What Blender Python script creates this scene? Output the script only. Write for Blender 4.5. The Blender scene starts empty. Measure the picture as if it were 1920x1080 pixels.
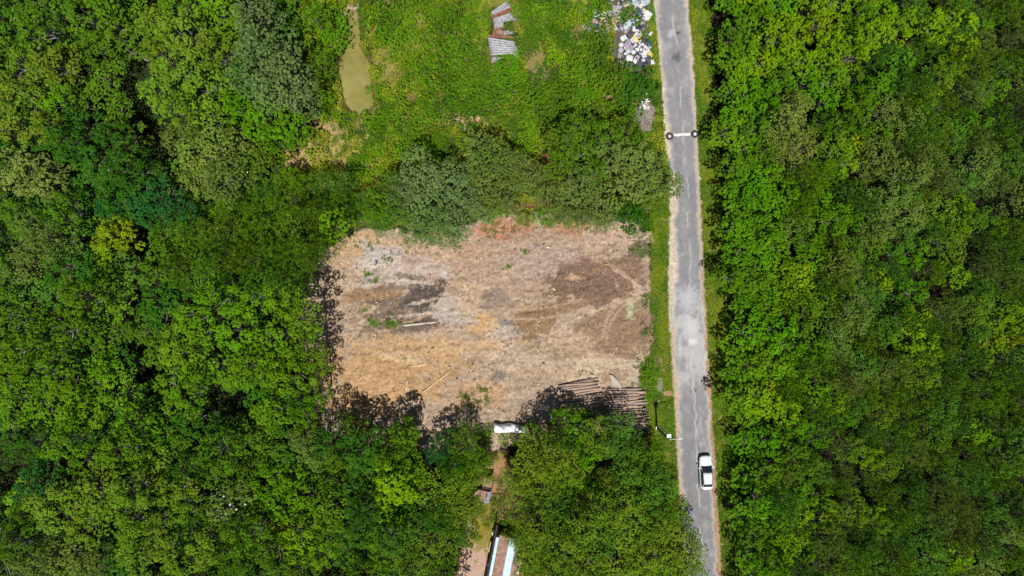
import bpy, math, random
import numpy as np
from mathutils import Vector, Matrix

random.seed(7)
rng = np.random.default_rng(7)
scene = bpy.context.scene
COL = scene.collection
H = 88.0                     # camera height above the ground
PXM = 14.545                 # photograph pixels per metre on the ground
PI = math.pi


def gx(px): return (px - 960.0) / PXM
def gy(py): return (540.0 - py) / PXM
def at(px, py, z=0.0):
    k = (H - z) / H
    return Vector((gx(px) * k, gy(py) * k, 0.0))


def lin(r, g, b, k=1.0):
    f = lambda c: ((c / 255.0) / 12.92 if c <= 10 else (((c / 255.0) + 0.055) / 1.055) ** 2.4)
    return np.array([f(r) * k, f(g) * k, f(b) * k])


# ------------------------------------------------------------------ noise
def _hash(ix, iy, seed):
    h = (ix.astype(np.int64) * 374761393 + iy.astype(np.int64) * 668265263 + seed * 1442695041) & 0xFFFFFFFF
    h = ((h ^ (h >> 13)) * 1274126177) & 0xFFFFFFFF
    return ((h ^ (h >> 16)) & 0xFFFFFF) / float(0xFFFFFF)


def vnoise(x, y, seed=0):
    x = np.asarray(x, float); y = np.asarray(y, float)
    ix = np.floor(x); iy = np.floor(y)
    fx = x - ix; fy = y - iy
    fx = fx * fx * (3 - 2 * fx); fy = fy * fy * (3 - 2 * fy)
    ix = ix.astype(np.int64); iy = iy.astype(np.int64)
    a = _hash(ix, iy, seed); b = _hash(ix + 1, iy, seed)
    c = _hash(ix, iy + 1, seed); d = _hash(ix + 1, iy + 1, seed)
    return (a * (1 - fx) + b * fx) * (1 - fy) + (c * (1 - fx) + d * fx) * fy


def fbm(x, y, seed=0, octv=4):
    s = 0.0; a = 0.5; t = 0.0
    for o in range(octv):
        s = s + a * vnoise(x * 2 ** o, y * 2 ** o, seed + o * 17); t += a; a *= 0.55
    return s / t


def sstep(a, b, x):
    t = np.clip((x - a) / (b - a), 0, 1)
    return t * t * (3 - 2 * t)


def poly_sdf(px, py, poly):
    """signed distance (inside positive) of pixel points to a polygon"""
    px = np.asarray(px, float); py = np.asarray(py, float)
    d = np.full(px.shape, 1e18); inside = np.zeros(px.shape, bool)
    n = len(poly)
    for i in range(n):
        x0, y0 = poly[i]; x1, y1 = poly[(i + 1) % n]
        ex, ey = x1 - x0, y1 - y0
        t = np.clip(((px - x0) * ex + (py - y0) * ey) / (ex * ex + ey * ey + 1e-9), 0, 1)
        d = np.minimum(d, (px - x0 - t * ex) ** 2 + (py - y0 - t * ey) ** 2)
        c = ((y0 > py) != (y1 > py)) & (px < (x1 - x0) * (py - y0) / (y1 - y0 + 1e-12) + x0)
        inside ^= c
    d = np.sqrt(d)
    return np.where(inside, d, -d)


# ------------------------------------------------------------------ mesh helpers
def quick_mesh(name, verts, faces, mats=(), smooth=False, attrs=None, fmat=None):
    """verts n x 3, faces: list of tuples or an n x k array"""
    me = bpy.data.meshes.new(name)
    verts = np.asarray(verts, dtype=np.float32).reshape(-1, 3)
    if isinstance(faces, np.ndarray):
        n, k = faces.shape
        me.vertices.add(len(verts)); me.vertices.foreach_set('co', verts.ravel())
        me.loops.add(n * k); me.loops.foreach_set('vertex_index', faces.astype(np.int32).ravel())
        me.polygons.add(n); me.polygons.foreach_set('loop_start', np.arange(0, n * k, k, dtype=np.int32))
        me.update(calc_edges=True)
    else:
        me.from_pydata([tuple(v) for v in verts.tolist()], [], faces)
        me.update()
    for m in mats: me.materials.append(m)
    if fmat is not None: me.polygons.foreach_set('material_index', np.asarray(fmat, dtype=np.int32))
    me.polygons.foreach_set('use_smooth', np.full(len(me.polygons), smooth, dtype=bool))
    if attrs:
        for an, (typ, arr) in attrs.items():
            a = me.attributes.new(an, typ, 'POINT')
            a.data.foreach_set('color' if typ == 'FLOAT_COLOR' else 'value', np.asarray(arr, dtype=np.float32).ravel())
    return me


def link(name, me, parent=None, loc=(0, 0, 0), rot=(0, 0, 0), color=None):
    o = bpy.data.objects.new(name, me)
    COL.objects.link(o)
    o.location = loc; o.rotation_euler = rot
    if parent is not None: o.parent = parent
    if color is not None: o.color = (*[float(c) for c in color], 1.0)
    return o


def tag(o, label=None, cat=None, group=None, kind=None):
    if label: o['label'] = label
    if cat: o['category'] = cat
    if group: o['group'] = group
    if kind: o['kind'] = kind
    return o


class MB:
    """collects simple shapes into one mesh"""
    def __init__(s): s.v = []; s.f = []
    def add(s, vs, fs):
        b = len(s.v); s.v += [tuple(v) for v in vs]; s.f += [tuple(i + b for i in f) for f in fs]
    def box(s, c, d, rz=0.0, M=None):
        x, y, z = d[0] / 2, d[1] / 2, d[2] / 2
        R = Matrix.Rotation(rz, 3, 'Z') if M is None else M
        pts = [Vector(c) + R @ Vector(p) for p in ((-x, -y, -z), (x, -y, -z), (x, y, -z), (-x, y, -z), (-x, -y, z), (x, -y, z), (x, y, z), (-x, y, z))]
        s.add(pts, [(0, 3, 2, 1), (4, 5, 6, 7), (0, 1, 5, 4), (1, 2, 6, 5), (2, 3, 7, 6), (3, 0, 4, 7)])
    def tube(s, pts, rads, n=8, caps=True):
        pts = [Vector(p) for p in pts]; rings = []
        for i, p in enumerate(pts):
            t = (pts[min(i + 1, len(pts) - 1)] - pts[max(i - 1, 0)]).normalized()
            u = t.cross(Vector((0, 0, 1)))
            if u.length < 1e-3: u = Vector((1, 0, 0))
            u.normalize(); w = t.cross(u)
            rings.append([p + (u * math.cos(2 * PI * k / n) + w * math.sin(2 * PI * k / n)) * rads[i] for k in range(n)])
        vs = [q for r in rings for q in r]; fs = []
        for i in range(len(pts) - 1):
            for k in range(n):
                a = i * n + k; b = i * n + (k + 1) % n
                fs.append((a, b, b + n, a + n))
        if caps:
            fs.append(tuple(range(n))); fs.append(tuple((len(pts) - 1) * n + k for k in reversed(range(n))))
        s.add(vs, fs)
    def mesh(s, name, mat, smooth=False): return quick_mesh(name, s.v, s.f, [mat], smooth)
    def build(s, name, mat, parent=None, smooth=False, **k): return link(name, s.mesh(name, mat, smooth), parent, **k)


# ------------------------------------------------------------------ materials
def new_mat(name):
    m = bpy.data.materials.new(name); m.use_nodes = True
    nt = m.node_tree; nt.nodes.clear()
    out = nt.nodes.new('ShaderNodeOutputMaterial')
    return m, nt, out


def nd(nt, t, **kw):
    n = nt.nodes.new(t)
    for k, v in kw.items():
        if k in n.inputs.keys(): n.inputs[k].default_value = v
        else: setattr(n, k, v)
    return n


def noise_bump(nt, coord, scale, strength, dist=0.03, detail=6.0):
    nz = nd(nt, 'ShaderNodeTexNoise', Scale=scale, Detail=detail, Roughness=0.65)
    nt.links.new(coord, nz.inputs['Vector'])
    b = nd(nt, 'ShaderNodeBump', Strength=strength, Distance=dist)
    nt.links.new(nz.outputs['Fac'], b.inputs['Height'])
    return nz, b


def mul_color(nt, a, b):
    m = nd(nt, 'ShaderNodeVectorMath', operation='MULTIPLY')
    nt.links.new(a, m.inputs[0]); nt.links.new(b, m.inputs[1])
    return m.outputs[0]


def ramp(nt, fac, stops):
    r = nd(nt, 'ShaderNodeValToRGB')
    e = r.color_ramp.elements
    while len(e) > 1: e.remove(e[-1])
    e[0].position = stops[0][0]; e[0].color = (*stops[0][1], 1)
    for p, c in stops[1:]:
        q = e.new(p); q.color = (*c, 1)
    nt.links.new(fac, r.inputs['Fac'])
    return r.outputs['Color']


def mat_attr_ground(name, fine=3.2, lo=0.72, hi=1.25, bump=0.6, rough=0.95, streak=None):
    """surface whose own colours are stored on the mesh, broken up by fine grain"""
    m, nt, out = new_mat(name)
    at_ = nd(nt, 'ShaderNodeAttribute', attribute_name='col')
    tc = nd(nt, 'ShaderNodeTexCoord')
    n1, b = noise_bump(nt, tc.outputs['Object'], fine, bump, 0.08, 8.0)
    r = ramp(nt, n1.outputs['Fac'], [(0.28, (lo,) * 3), (0.72, (hi,) * 3)])
    c = mul_color(nt, at_.outputs['Color'], r)
    p = nd(nt, 'ShaderNodeBsdfPrincipled', Roughness=rough)
    p.inputs['Specular IOR Level'].default_value = 0.2
    nt.links.new(c, p.inputs['Base Color']); nt.links.new(b.outputs[0], p.inputs['Normal'])
    nt.links.new(p.outputs[0], out.inputs[0])
    return m


def mat_leaf(name, lo, hi, gloss=0.35, trans=0.28, rough=0.5):
    """leaf colour = the object's own colour, each leaf a little younger or older"""
    m, nt, out = new_mat(name)
    oi = nd(nt, 'ShaderNodeObjectInfo')
    at_ = nd(nt, 'ShaderNodeAttribute', attribute_name='tint')
    r = ramp(nt, at_.outputs['Fac'], [(0.0, lo), (1.0, hi)])
    c = mul_color(nt, oi.outputs['Color'], r)
    p = nd(nt, 'ShaderNodeBsdfPrincipled', Roughness=rough)
    p.inputs['Specular IOR Level'].default_value = gloss
    t = nd(nt, 'ShaderNodeBsdfTranslucent')
    mx = nd(nt, 'ShaderNodeMixShader'); mx.inputs[0].default_value = trans
    nt.links.new(c, p.inputs['Base Color']); nt.links.new(c, t.inputs['Color'])
    nt.links.new(p.outputs[0], mx.inputs[1]); nt.links.new(t.outputs[0], mx.inputs[2])
    nt.links.new(mx.outputs[0], out.inputs[0])
    return m


def mat_objcol(name, rough=0.6, scale=8.0, lo=0.75, hi=1.15, bump=0.15, metallic=0.0, stretch=(1, 1, 1)):
    m, nt, out = new_mat(name)
    oi = nd(nt, 'ShaderNodeObjectInfo')
    tc = nd(nt, 'ShaderNodeTexCoord')
    mp = nd(nt, 'ShaderNodeMapping'); mp.inputs['Scale'].default_value = stretch
    nt.links.new(tc.outputs['Object'], mp.inputs['Vector'])
    n1, b = noise_bump(nt, mp.outputs[0], scale, bump, 0.05)
    r = ramp(nt, n1.outputs['Fac'], [(0.3, (lo,) * 3), (0.7, (hi,) * 3)])
    c = mul_color(nt, oi.outputs['Color'], r)
    p = nd(nt, 'ShaderNodeBsdfPrincipled', Roughness=rough, Metallic=metallic)
    nt.links.new(c, p.inputs['Base Color']); nt.links.new(b.outputs[0], p.inputs['Normal'])
    nt.links.new(p.outputs[0], out.inputs[0])
    return m


def mat_two(name, c1, c2, scale=5.0, rough=0.7, metallic=0.0, bump=0.2, spec=0.4, lo=0.4, hi=0.62, stretch=(1, 1, 1), coat=0.0):
    m, nt, out = new_mat(name)
    tc = nd(nt, 'ShaderNodeTexCoord')
    mp = nd(nt, 'ShaderNodeMapping'); mp.inputs['Scale'].default_value = stretch
    nt.links.new(tc.outputs['Object'], mp.inputs['Vector'])
    n1, b = noise_bump(nt, mp.outputs[0], scale, bump, 0.03)
    c = ramp(nt, n1.outputs['Fac'], [(lo, c1), (hi, c2)])
    p = nd(nt, 'ShaderNodeBsdfPrincipled', Roughness=rough, Metallic=metallic)
    p.inputs['Specular IOR Level'].default_value = spec
    p.inputs['Coat Weight'].default_value = coat
    nt.links.new(c, p.inputs['Base Color'])
    if bump > 0: nt.links.new(b.outputs[0], p.inputs['Normal'])
    nt.links.new(p.outputs[0], out.inputs[0])
    return m


M_GROUND = mat_attr_ground('ground_soil', fine=3.0, lo=0.66, hi=1.3, bump=0.9)
M_ROAD = mat_attr_ground('worn_asphalt', fine=9.0, lo=0.88, hi=1.1, bump=0.25, rough=0.85)
M_LEAF = mat_leaf('leaf_broad', (0.66, 0.72, 0.7), (1.22, 1.24, 1.1), gloss=0.12, trans=0.16, rough=0.5)
M_FINE = mat_leaf('leaf_fine', (0.64, 0.68, 0.7), (1.28, 1.3, 1.2), gloss=0.08, trans=0.14, rough=0.6)
M_GRASS = mat_attr_ground('weed_leaf', fine=30.0, lo=0.9, hi=1.1, bump=0.0, rough=0.7)
M_BARK = mat_two('bark', (0.06, 0.052, 0.042), (0.15, 0.135, 0.115), 6.0, 0.9, stretch=(1, 1, 0.3))
M_PALEBARK = mat_two('pale_bark', (0.13, 0.122, 0.11), (0.27, 0.255, 0.235), 5.0, 0.85)
M_LOG = mat_objcol('log_bark', 0.9, 7.0, 0.5, 1.3, 0.6, stretch=(0.25, 1, 1))
M_CUT = mat_two('sawn_wood', (0.42, 0.30, 0.18), (0.58, 0.44, 0.28), 9.0, 0.85)
M_RUB = mat_objcol('rubbish', 0.55, 4.0, 0.8, 1.1, 0.3)
M_RUST = mat_two('rusty_iron', (0.12, 0.045, 0.03), (0.30, 0.13, 0.09), 5.0, 0.9)
M_RUSTROOF = mat_two('rusty_roof', (0.20, 0.11, 0.075), (0.34, 0.215, 0.16), 2.2, 0.85)
M_TIN = mat_two('weathered_tin', (0.21, 0.212, 0.235), (0.37, 0.365, 0.39), 2.5, 0.6, 0.15, bump=0.1)
M_BLUESHEET = mat_two('translucent_blue_sheet', (0.30, 0.47, 0.58), (0.52, 0.68, 0.78), 3.0, 0.5, bump=0.1)
M_SLATE = mat_two('blue_grey_edge', (0.10, 0.13, 0.22), (0.17, 0.21, 0.32), 3.0, 0.6)
M_DARK = mat_two('dark_timber_and_shade', (0.015, 0.013, 0.012), (0.04, 0.035, 0.03), 4.0, 0.9)  # timber, and the dark tone standing in for shade on the sheds
M_WHITE = mat_two('white_plastic', (0.74, 0.76, 0.80), (0.86, 0.87, 0.88), 3.0, 0.5, bump=0.1)
M_PAINT = mat_two('car_white', (0.66, 0.70, 0.75), (0.72, 0.76, 0.80), 1.5, 0.25, bump=0.0, coat=0.6)
M_GLASS = mat_two('dark_glass', (0.012, 0.018, 0.028), (0.02, 0.03, 0.045), 1.0, 0.08, bump=0.0, spec=0.6)
M_RUBBER = mat_two('rubber', (0.018, 0.018, 0.02), (0.045, 0.045, 0.05), 9.0, 0.8)
M_TRIM = mat_two('black_trim', (0.015, 0.017, 0.02), (0.03, 0.033, 0.04), 3.0, 0.5, bump=0.0)
M_LAMP = mat_two('headlamp', (0.55, 0.58, 0.6), (0.75, 0.78, 0.8), 6.0, 0.15, bump=0.0)
M_TAIL = mat_two('tail_lamp', (0.30, 0.01, 0.01), (0.42, 0.02, 0.02), 6.0, 0.2, bump=0.0)
M_ALLOY = mat_two('alloy', (0.45, 0.45, 0.46), (0.6, 0.6, 0.62), 6.0, 0.35, 0.6, bump=0.0)
M_CONC = mat_two('pale_concrete', (0.46, 0.45, 0.44), (0.66, 0.65, 0.64), 7.0, 0.9)
M_POLE = mat_two('pole_concrete', (0.06, 0.06, 0.065), (0.12, 0.12, 0.125), 5.0, 0.85)
M_GALV = mat_two('galvanised', (0.5, 0.52, 0.52), (0.68, 0.7, 0.7), 5.0, 0.5, 0.2, bump=0.0)
M_STICK = mat_objcol('dead_stick', 0.9, 5.0, 0.7, 1.2, 0.2)

# ------------------------------------------------------------------ layout of the ground, in photograph pixels
CLEAR = [(600, 470), (640, 450), (690, 430), (760, 432), (850, 430), (905, 412), (1000, 398), (1100, 405), (1185, 405), (1218, 440),
         (1222, 520), (1230, 640), (1205, 690), (1196, 740), (1215, 800), (1120, 815), (990, 830), (900, 840), (780, 850), (640, 815),
         (600, 800), (592, 740), (566, 690), (560, 640), (565, 560)]
MEADOW = [(575, -80), (1222, -80), (1236, 120), (1250, 260), (1252, 330), (1235, 430), (1215, 432), (1180, 400), (1000, 395), (900, 405), (830, 420),
          (690, 425), (640, 440), (600, 400), (520, 360), (505, 300), (560, 240), (575, 170), (560, 90)]
YARD = [(840, 1150), (862, 1040), (880, 960), (900, 890), (915, 850), (945, 850), (965, 905), (990, 950), (1010, 1040), (1060, 1150)]
POND = [(652, 26), (668, 24), (676, 60), (673, 85), (683, 100), (692, 118), (694, 150), (697, 175), (696, 200), (682, 215), (662, 212),
        (648, 195), (640, 165), (635, 130), (638, 105), (650, 92), (655, 60)]
RL = lambda py: 1228 + 50 * (py / 1080.0) + np.where(py < 330, 6 * np.sin(py / 60.0), 0)      # road edges at a given row
RR = lambda py: 1288 + 54 * (py / 1080.0)


def road_left(py):
    py = np.asarray(py, float)
    return np.interp(py, [-200, 0, 120, 170, 260, 330, 400, 500, 600, 700, 800, 900, 1000, 1080, 1300],
                     [1220, 1229, 1240, 1245, 1252, 1262, 1266, 1266, 1262, 1266, 1272, 1278, 1284, 1288, 1300])


def road_right(py):
    py = np.asarray(py, float)
    return np.interp(py, [-200, 0, 100, 200, 300, 400, 500, 600, 700, 800, 900, 1000, 1080, 1300],
                     [1279, 1288, 1296, 1301, 1307, 1311, 1316, 1320, 1326, 1331, 1336, 1341, 1345, 1356])


SAND_W = lambda py: np.interp(py, [0, 150, 260, 330, 480, 560, 640, 720, 800, 1080], [6, 5, 10, 12, 16, 14, 8, 8, 8, 10])

# soil patches: px, py, rx, ry, angle, photograph colour, weight
SOIL = [
    (680, 462, 70, 22, 5, (203, 168, 128), .8), (745, 505, 95, 32, -6, (203, 188, 176), .9), (695, 470, 22, 14, 40, (196, 186, 184), .8),
    (730, 470, 25, 12, 10, (196, 184, 182), .7), (860, 470, 60, 18, 0, (205, 172, 135), .7), (700, 552, 60, 13, -8, (152, 118, 88), .85),
    (795, 548, 34, 15, -20, (104, 91, 84), .95), (775, 520, 28, 5, 8, (120, 105, 95), .8), (755, 575, 60, 16, -8, (128, 108, 92), .85), (800, 580, 26, 22, -30, (120, 105, 96), .85),
    (796, 556, 40, 17, -24, (92, 82, 78), .95), (775, 610, 50, 9, -8, (104, 92, 86), .85), (735, 562, 60, 4, -8, (112, 98, 88), .8), (745, 590, 70, 4, -5, (116, 100, 90), .8), (765, 604, 66, 5, -6, (108, 95, 86), .8), (735, 540, 46, 3, -2, (126, 112, 100), .7), (700, 530, 40, 3, 4, (140, 124, 110), .7), (775, 590, 40, 3, -6, (205, 190, 174), .8), (790, 566, 26, 3, -12, (210, 192, 172), .8),
    (1190, 600, 34, 60, 8, (150, 126, 106), .7), (990, 545, 40, 18, 30, (168, 142, 122), .6), (1040, 470, 30, 14, -20, (150, 132, 118), .6), (880, 500, 34, 14, 10, (172, 148, 130), .6),
    (745, 618, 75, 10, -4, (122, 104, 92), .75), (850, 590, 36, 26, 20, (192, 178, 168), .9), (880, 560, 30, 40, 0, (200, 170, 140), .6),
    (925, 560, 26, 20, 10, (148, 130, 116), .8), (960, 480, 150, 50, 0, (184, 153, 134), .6), (960, 425, 55, 20, -5, (186, 134, 106), .9),
    (1075, 425, 50, 16, 8, (190, 140, 112), .8), (1150, 440, 60, 24, 0, (198, 170, 150), .8), (1010, 490, 60, 30, -20, (180, 160, 148), .6),
    (1100, 520, 72, 26, 6, (132, 106, 88), .92), (1165, 505, 50, 22, -8, (140, 112, 94), .9), (1095, 545, 60, 22, 0, (130, 104, 86), .9), (1075, 520, 16, 5, 5, (190, 160, 130), .9),
    (1168, 515, 26, 5, 35, (198, 168, 145), .8), (1120, 560, 16, 9, 30, (112, 102, 96), .8), (1000, 603, 46, 26, -5, (148, 120, 88), .9), (1010, 585, 50, 6, -5, (165, 135, 100), .6),
    (1160, 615, 78, 42, -10, (152, 124, 100), .9), (1065, 575, 70, 10, -12, (145, 115, 90), .75), (1065, 638, 38, 20, 0, (202, 172, 148), .8),
    (905, 612, 26, 16, -10, (206, 165, 115), .8), (945, 605, 12, 8, 0, (136, 131, 131), .85), (945, 625, 30, 14, 0, (195, 182, 172), .6),
    (720, 690, 120, 52, 0, (196, 156, 110), .85), (690, 755, 70, 30, 10, (205, 165, 120), .7), (760, 672, 40, 8, 5, (220, 190, 145), .7), (640, 640, 40, 20, 0, (190, 160, 130), .6),
    (1045, 655, 50, 14, 0, (164, 142, 112), .7), (1110, 690, 85, 18, -4, (208, 184, 160), .85), (1150, 705, 22, 12, 0, (160, 132, 108), .8), (980, 670, 60, 16, 0, (195, 172, 150), .6), (935, 706, 18, 8, 0, (132, 122, 112), .8),
    (890, 740, 60, 26, 0, (196, 158, 124), .7), (850, 700, 60, 10, -30, (180, 145, 105), .6), (1203, 468, 20, 20, 0, (118, 106, 94), .85), (1182, 578, 7, 20, 8, (190, 192, 150), .8), (1186, 562, 14, 5, -15, (190, 188, 150), .7),
    (1030, 700, 60, 10, 0, (190, 160, 130), .6), (870, 650, 80, 12, -4, (205, 170, 130), .7), (770, 640, 90, 10, -3, (198, 162, 122), .5),
    (1000, 440, 60, 10, 0, (170, 138, 118), .5), (690, 520, 50, 6, -4, (170, 155, 140), .6), (1195, 700, 12, 30, 10, (188, 170, 152), .7), (640, 520, 30, 40, 0, (190, 158, 125), .5),
]
MEADOW_PATCH = [(875, 228, 40, 10, 0, (190, 160, 125), .9), (840, 215, 30, 8, 0, (180, 160, 110), .6), (600, 285, 62, 26, -15, (190, 164, 108), .9), (650, 300, 50, 24, 0, (172, 152, 88), .7), (560, 312, 36, 18, 0, (188, 156, 108), .8), (610, 235, 30, 16, 30, (186, 158, 110), .8), (700, 205, 14, 50, 10, (176, 160, 92), .6),
                (720, 110, 20, 40, 20, (160, 150, 80), .6), (735, 150, 18, 40, 10, (150, 142, 80), .5), (775, 30, 20, 10, 0, (180, 160, 120), .6), (662, 20, 14, 10, 0, (200, 172, 150), .95), (1080, 60, 20, 40, 20, (140, 120, 80), .6),
                (1000, 110, 20, 36, 0, (165, 142, 100), .7), (1022, 140, 8, 10, 0, (190, 160, 130), .6), (1020, 290, 22, 40, 15, (140, 92, 66), .9), (1000, 395, 50, 18, 0, (150, 104, 78), .8), (1100, 400, 40, 16, 0, (150, 104, 78), .7), (960, 172, 16, 6, 0, (190, 160, 120), .6),
                (1208, 213, 27, 28, 0, (150, 136, 126), .85), (1185, 60, 45, 80, 0, (105, 98, 90), .85), (690, 400, 24, 20, 0, (170, 140, 100), .6), (700, 355, 14, 20, 0, (165, 145, 85), .6)]


def apply_patches(col, px, py, patches, k, seed):
    for i, (cx, cy, rx, ry, ang, rgb, w) in enumerate(patches):
        m = (np.abs(px - cx) < (rx + ry) * 1.7 + 10) & (np.abs(py - cy) < (rx + ry) * 1.7 + 10)
        if not m.any(): continue
        x = px[m] - cx; y = py[m] - cy
        a = math.radians(ang)
        u = (x * math.cos(a) + y * math.sin(a)) / (rx * 1.15); v = (-x * math.sin(a) + y * math.cos(a)) / (ry * 1.15)
        r = np.sqrt(u * u + v * v)
        s = max(6.0, min(rx, ry) * 0.9)
        wv = (fbm(px[m] / s, py[m] / s, seed + i, 4) - 0.5) * 1.5
        fine = (fbm(px[m] / 5, py[m] / 3.5, seed + 90 + i, 3) - 0.5) * 0.7
        f = w * (1 - sstep(0.82, 1.02, r + wv + fine))
        col[m] = col[m] * (1 - f[:, None]) + lin(*rgb, k)[None] * f[:, None]
    return col


def ground_color(px, py):
    n = len(px)
    k = 0.75
    n1 = fbm(px / 60, py / 60, 1, 5); n2 = fbm(px / 14, py / 14, 2, 4); n3 = fbm(px / 5, py / 5, 3, 3)
    # forest floor: brown litter with some low green
    col = lin(58, 52, 36, 0.4)[None] * (0.55 + 0.9 * n2[:, None])
    g = sstep(.5, .65, n1 * .5 + n3 * .5)[:, None] * 0.6
    col = col * (1 - g) + lin(62, 84, 24, .6)[None] * g
    # meadow
    d = poly_sdf(px, py, MEADOW) + (n2 - .5) * 30
    f = sstep(-6, 8, d)[:, None]
    mead = lin(84, 98, 30, .45)[None] * (0.6 + 0.8 * n2[:, None])
    yel = sstep(.5, .66, n1)[:, None]
    mead = mead * (1 - yel * .6) + lin(150, 150, 62, .8)[None] * yel * .6
    tan_ = (sstep(.62, .72, fbm(px / 26, py / 30, 191, 4)) * .45)[:, None]
    mead = mead * (1 - tan_) + lin(168, 142, 92, .75)[None] * tan_
    dk = sstep(.52, .7, n3 * .6 + n2 * .4)[:, None]
    mead = mead * (1 - dk * .5) + lin(78, 66, 40, .7)[None] * dk * .5
    mead = apply_patches(mead, px, py, MEADOW_PATCH, k, 300)
    col = col * (1 - f) + mead * f
    # pond margin
    d = poly_sdf(px, py, POND) + (n2 - .5) * 8
    f = sstep(-11, -3, d)[:, None] * .75
    col = col * (1 - f) + lin(120, 104, 58, .7)[None] * f
    # yard by the long shed
    d = poly_sdf(px, py, YARD) + (n2 - .5) * 24
    f = sstep(-6, 6, d)[:, None]
    yard = lin(138, 126, 58, k)[None] * (.75 + .5 * n2[:, None])
    yard = apply_patches(yard, px, py, [(885, 1060, 34, 44, 0, (196, 165, 150), .9), (925, 895, 34, 40, 0, (172, 128, 98), .8), (960, 955, 40, 20, 0, (176, 132, 106), .7), (900, 990, 30, 40, 0, (140, 126, 50), .7),
                                        (870, 990, 12, 26, 0, (180, 150, 130), .8), (985, 935, 25, 30, 0, (172, 128, 108), .9)], k, 500)
    col = col * (1 - f) + yard * f
    # cleared soil
    d = poly_sdf(px, py, CLEAR) + (n2 - .5) * 34 + (n3 - .5) * 16
    f = sstep(-3, 3, d)[:, None]
    soil = lin(182, 159, 137, k)[None] * (.84 + .28 * n1[:, None])
    st = fbm(px / 34, py / 4.5, 21, 4)                                   # scraped east-west by the machine
    soil = soil * (0.88 + 0.24 * st[:, None])
    blot = sstep(.56, .66, fbm(px / 18, py / 9, 23, 4))[:, None] * .35
    soil = soil * (1 - blot) + lin(128, 104, 86, k)[None] * blot
    pale = sstep(.57, .70, fbm(px / 22, py / 11, 29, 4))[:, None] * .45
    soil = soil * (1 - pale) + lin(214, 192, 170, k)[None] * pale
    soil = apply_patches(soil, px, py, SOIL, k * .94, 700)
    n5 = fbm(px / 2.6, py / 2.6, 37, 2)[:, None]
    soil = soil * (.54 + .46 * n3[:, None] + .40 * n5)
    for (cx, cy, r) in [(700, 605, 9), (737, 607, 10), (872, 742, 8), (905, 730, 7), (760, 672, 4), (985, 470, 4), (955, 500, 5), (705, 525, 5), (692, 512, 6), (683, 580, 4), (910, 745, 6), (880, 760, 8)]:
        q = (1 - sstep(.3, 1.3, np.hypot(px - cx, py - cy) / r + (n3 - .5) * 1.4))[:, None] * .85
        soil = soil * (1 - q) + lin(92, 112, 40, .8)[None] * q
    # wheel arcs scraped in the soil
    for (cx, cy, r, a0, a1) in [(1222, 640, 84, 182, 272), (1222, 640, 92, 182, 268), (1230, 640, 102, 190, 262), (700, 900, 240, 262, 300), (690, 910, 262, 266, 304), (640, 300, 330, 50, 78), (980, 250, 330, 70, 100), (985, 262, 336, 72, 98), (1050, 860, 210, 240, 300), (1060, 872, 210, 236, 296)]:
        ang = np.degrees(np.arctan2(py - cy, px - cx)) % 360
        q = (1 - sstep(1.2, 3.4, np.abs(np.hypot(px - cx, py - cy) - r + (n3 - .5) * 4))) * ((ang > a0) & (ang < a1)) * .6
        soil = soil * (1 - q[:, None]) + lin(190, 160, 138, k)[None] * q[:, None]
    soil = soil * np.array([.98, 1.0, 1.0])
    col = col * (1 - f) + soil * f
    # verges
    rl = road_left(py); rr = road_right(py)
    vl = np.interp(py, [-80, 0, 200, 430, 440, 640, 690, 720, 790, 850, 960, 1080], [1222, 1226, 1238, 1228, 1222, 1230, 1205, 1200, 1216, 1230, 1262, 1275]) + (n2 - .5) * 16 + (n3 - .5) * 8
    f = (sstep(-2, 3, px - vl) * (px < rl + 10))[:, None]
    vg = lin(92, 126, 22, .65)[None] * (.6 + .8 * n2[:, None])
    dry = sstep(.52, .66, n1 * .6 + n3 * .4)[:, None] * .5
    vg = vg * (1 - dry) + lin(168, 152, 92, .85)[None] * dry
    vg = apply_patches(vg, px, py, [(1237, 722, 5, 14, 0, (140, 138, 126), .8), (1252, 738, 10, 7, 0, (180, 140, 112), .8), (1240, 672, 18, 8, 0, (150, 118, 96), .8), (1232, 655, 14, 6, 0, (160, 135, 110), .7), (1247, 480, 6, 3, 0, (190, 180, 150), .7)], k, 640)
    col = col * (1 - f) + vg * f
    vr = rr + 34 + (n2 - .5) * 14
    f = (sstep(-3, 2, px - (rr - 4)) * (1 - sstep(-3, 4, px - vr)))[:, None]
    vg2 = lin(96, 128, 20, .6)[None] * (.6 + .8 * n2[:, None])
    dry = sstep(.54, .66, n3)[:, None] * .5
    vg2 = vg2 * (1 - dry) + lin(178, 160, 92, .85)[None] * dry
    col = col * (1 - f) + vg2 * f
    # sand and broken edge by the road
    w = SAND_W(py)
    f = sstep(-2, 3, px - (rl - w * 0.8 + (n2 - .5) * 9)) * (px < rl + 40) * (px > rl - 60)
    sand = lin(206, 190, 172, k)[None] * (.74 + .5 * n3[:, None])
    red = np.interp(py, [560, 660, 800, 1080], [0, .75, .8, .8])[:, None]
    sand = sand * (1 - red) + lin(188, 157, 134, k)[None] * (.7 + .6 * n2[:, None]) * red
    col = col * (1 - f[:, None]) + sand * f[:, None]
    wr = np.interp(py, [0, 300, 700, 1080], [3, 4, 6, 10])
    f = (1 - sstep(-2, 2, px - (rr + wr * .8 + (n2 - .5) * 8))) * (px > rl + 10)
    sand = lin(204, 184, 168, k)[None] * (.74 + .5 * n3[:, None])
    red = np.interp(py, [200, 500, 800, 1080], [.1, .5, .85, .9])[:, None]
    sand = sand * (1 - red) + lin(166, 130, 106, k)[None] * (.65 + .7 * n2[:, None]) * red
    col = col * (1 - f[:, None]) + sand * f[:, None]
    return np.clip(col, 0.004, .8)


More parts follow.
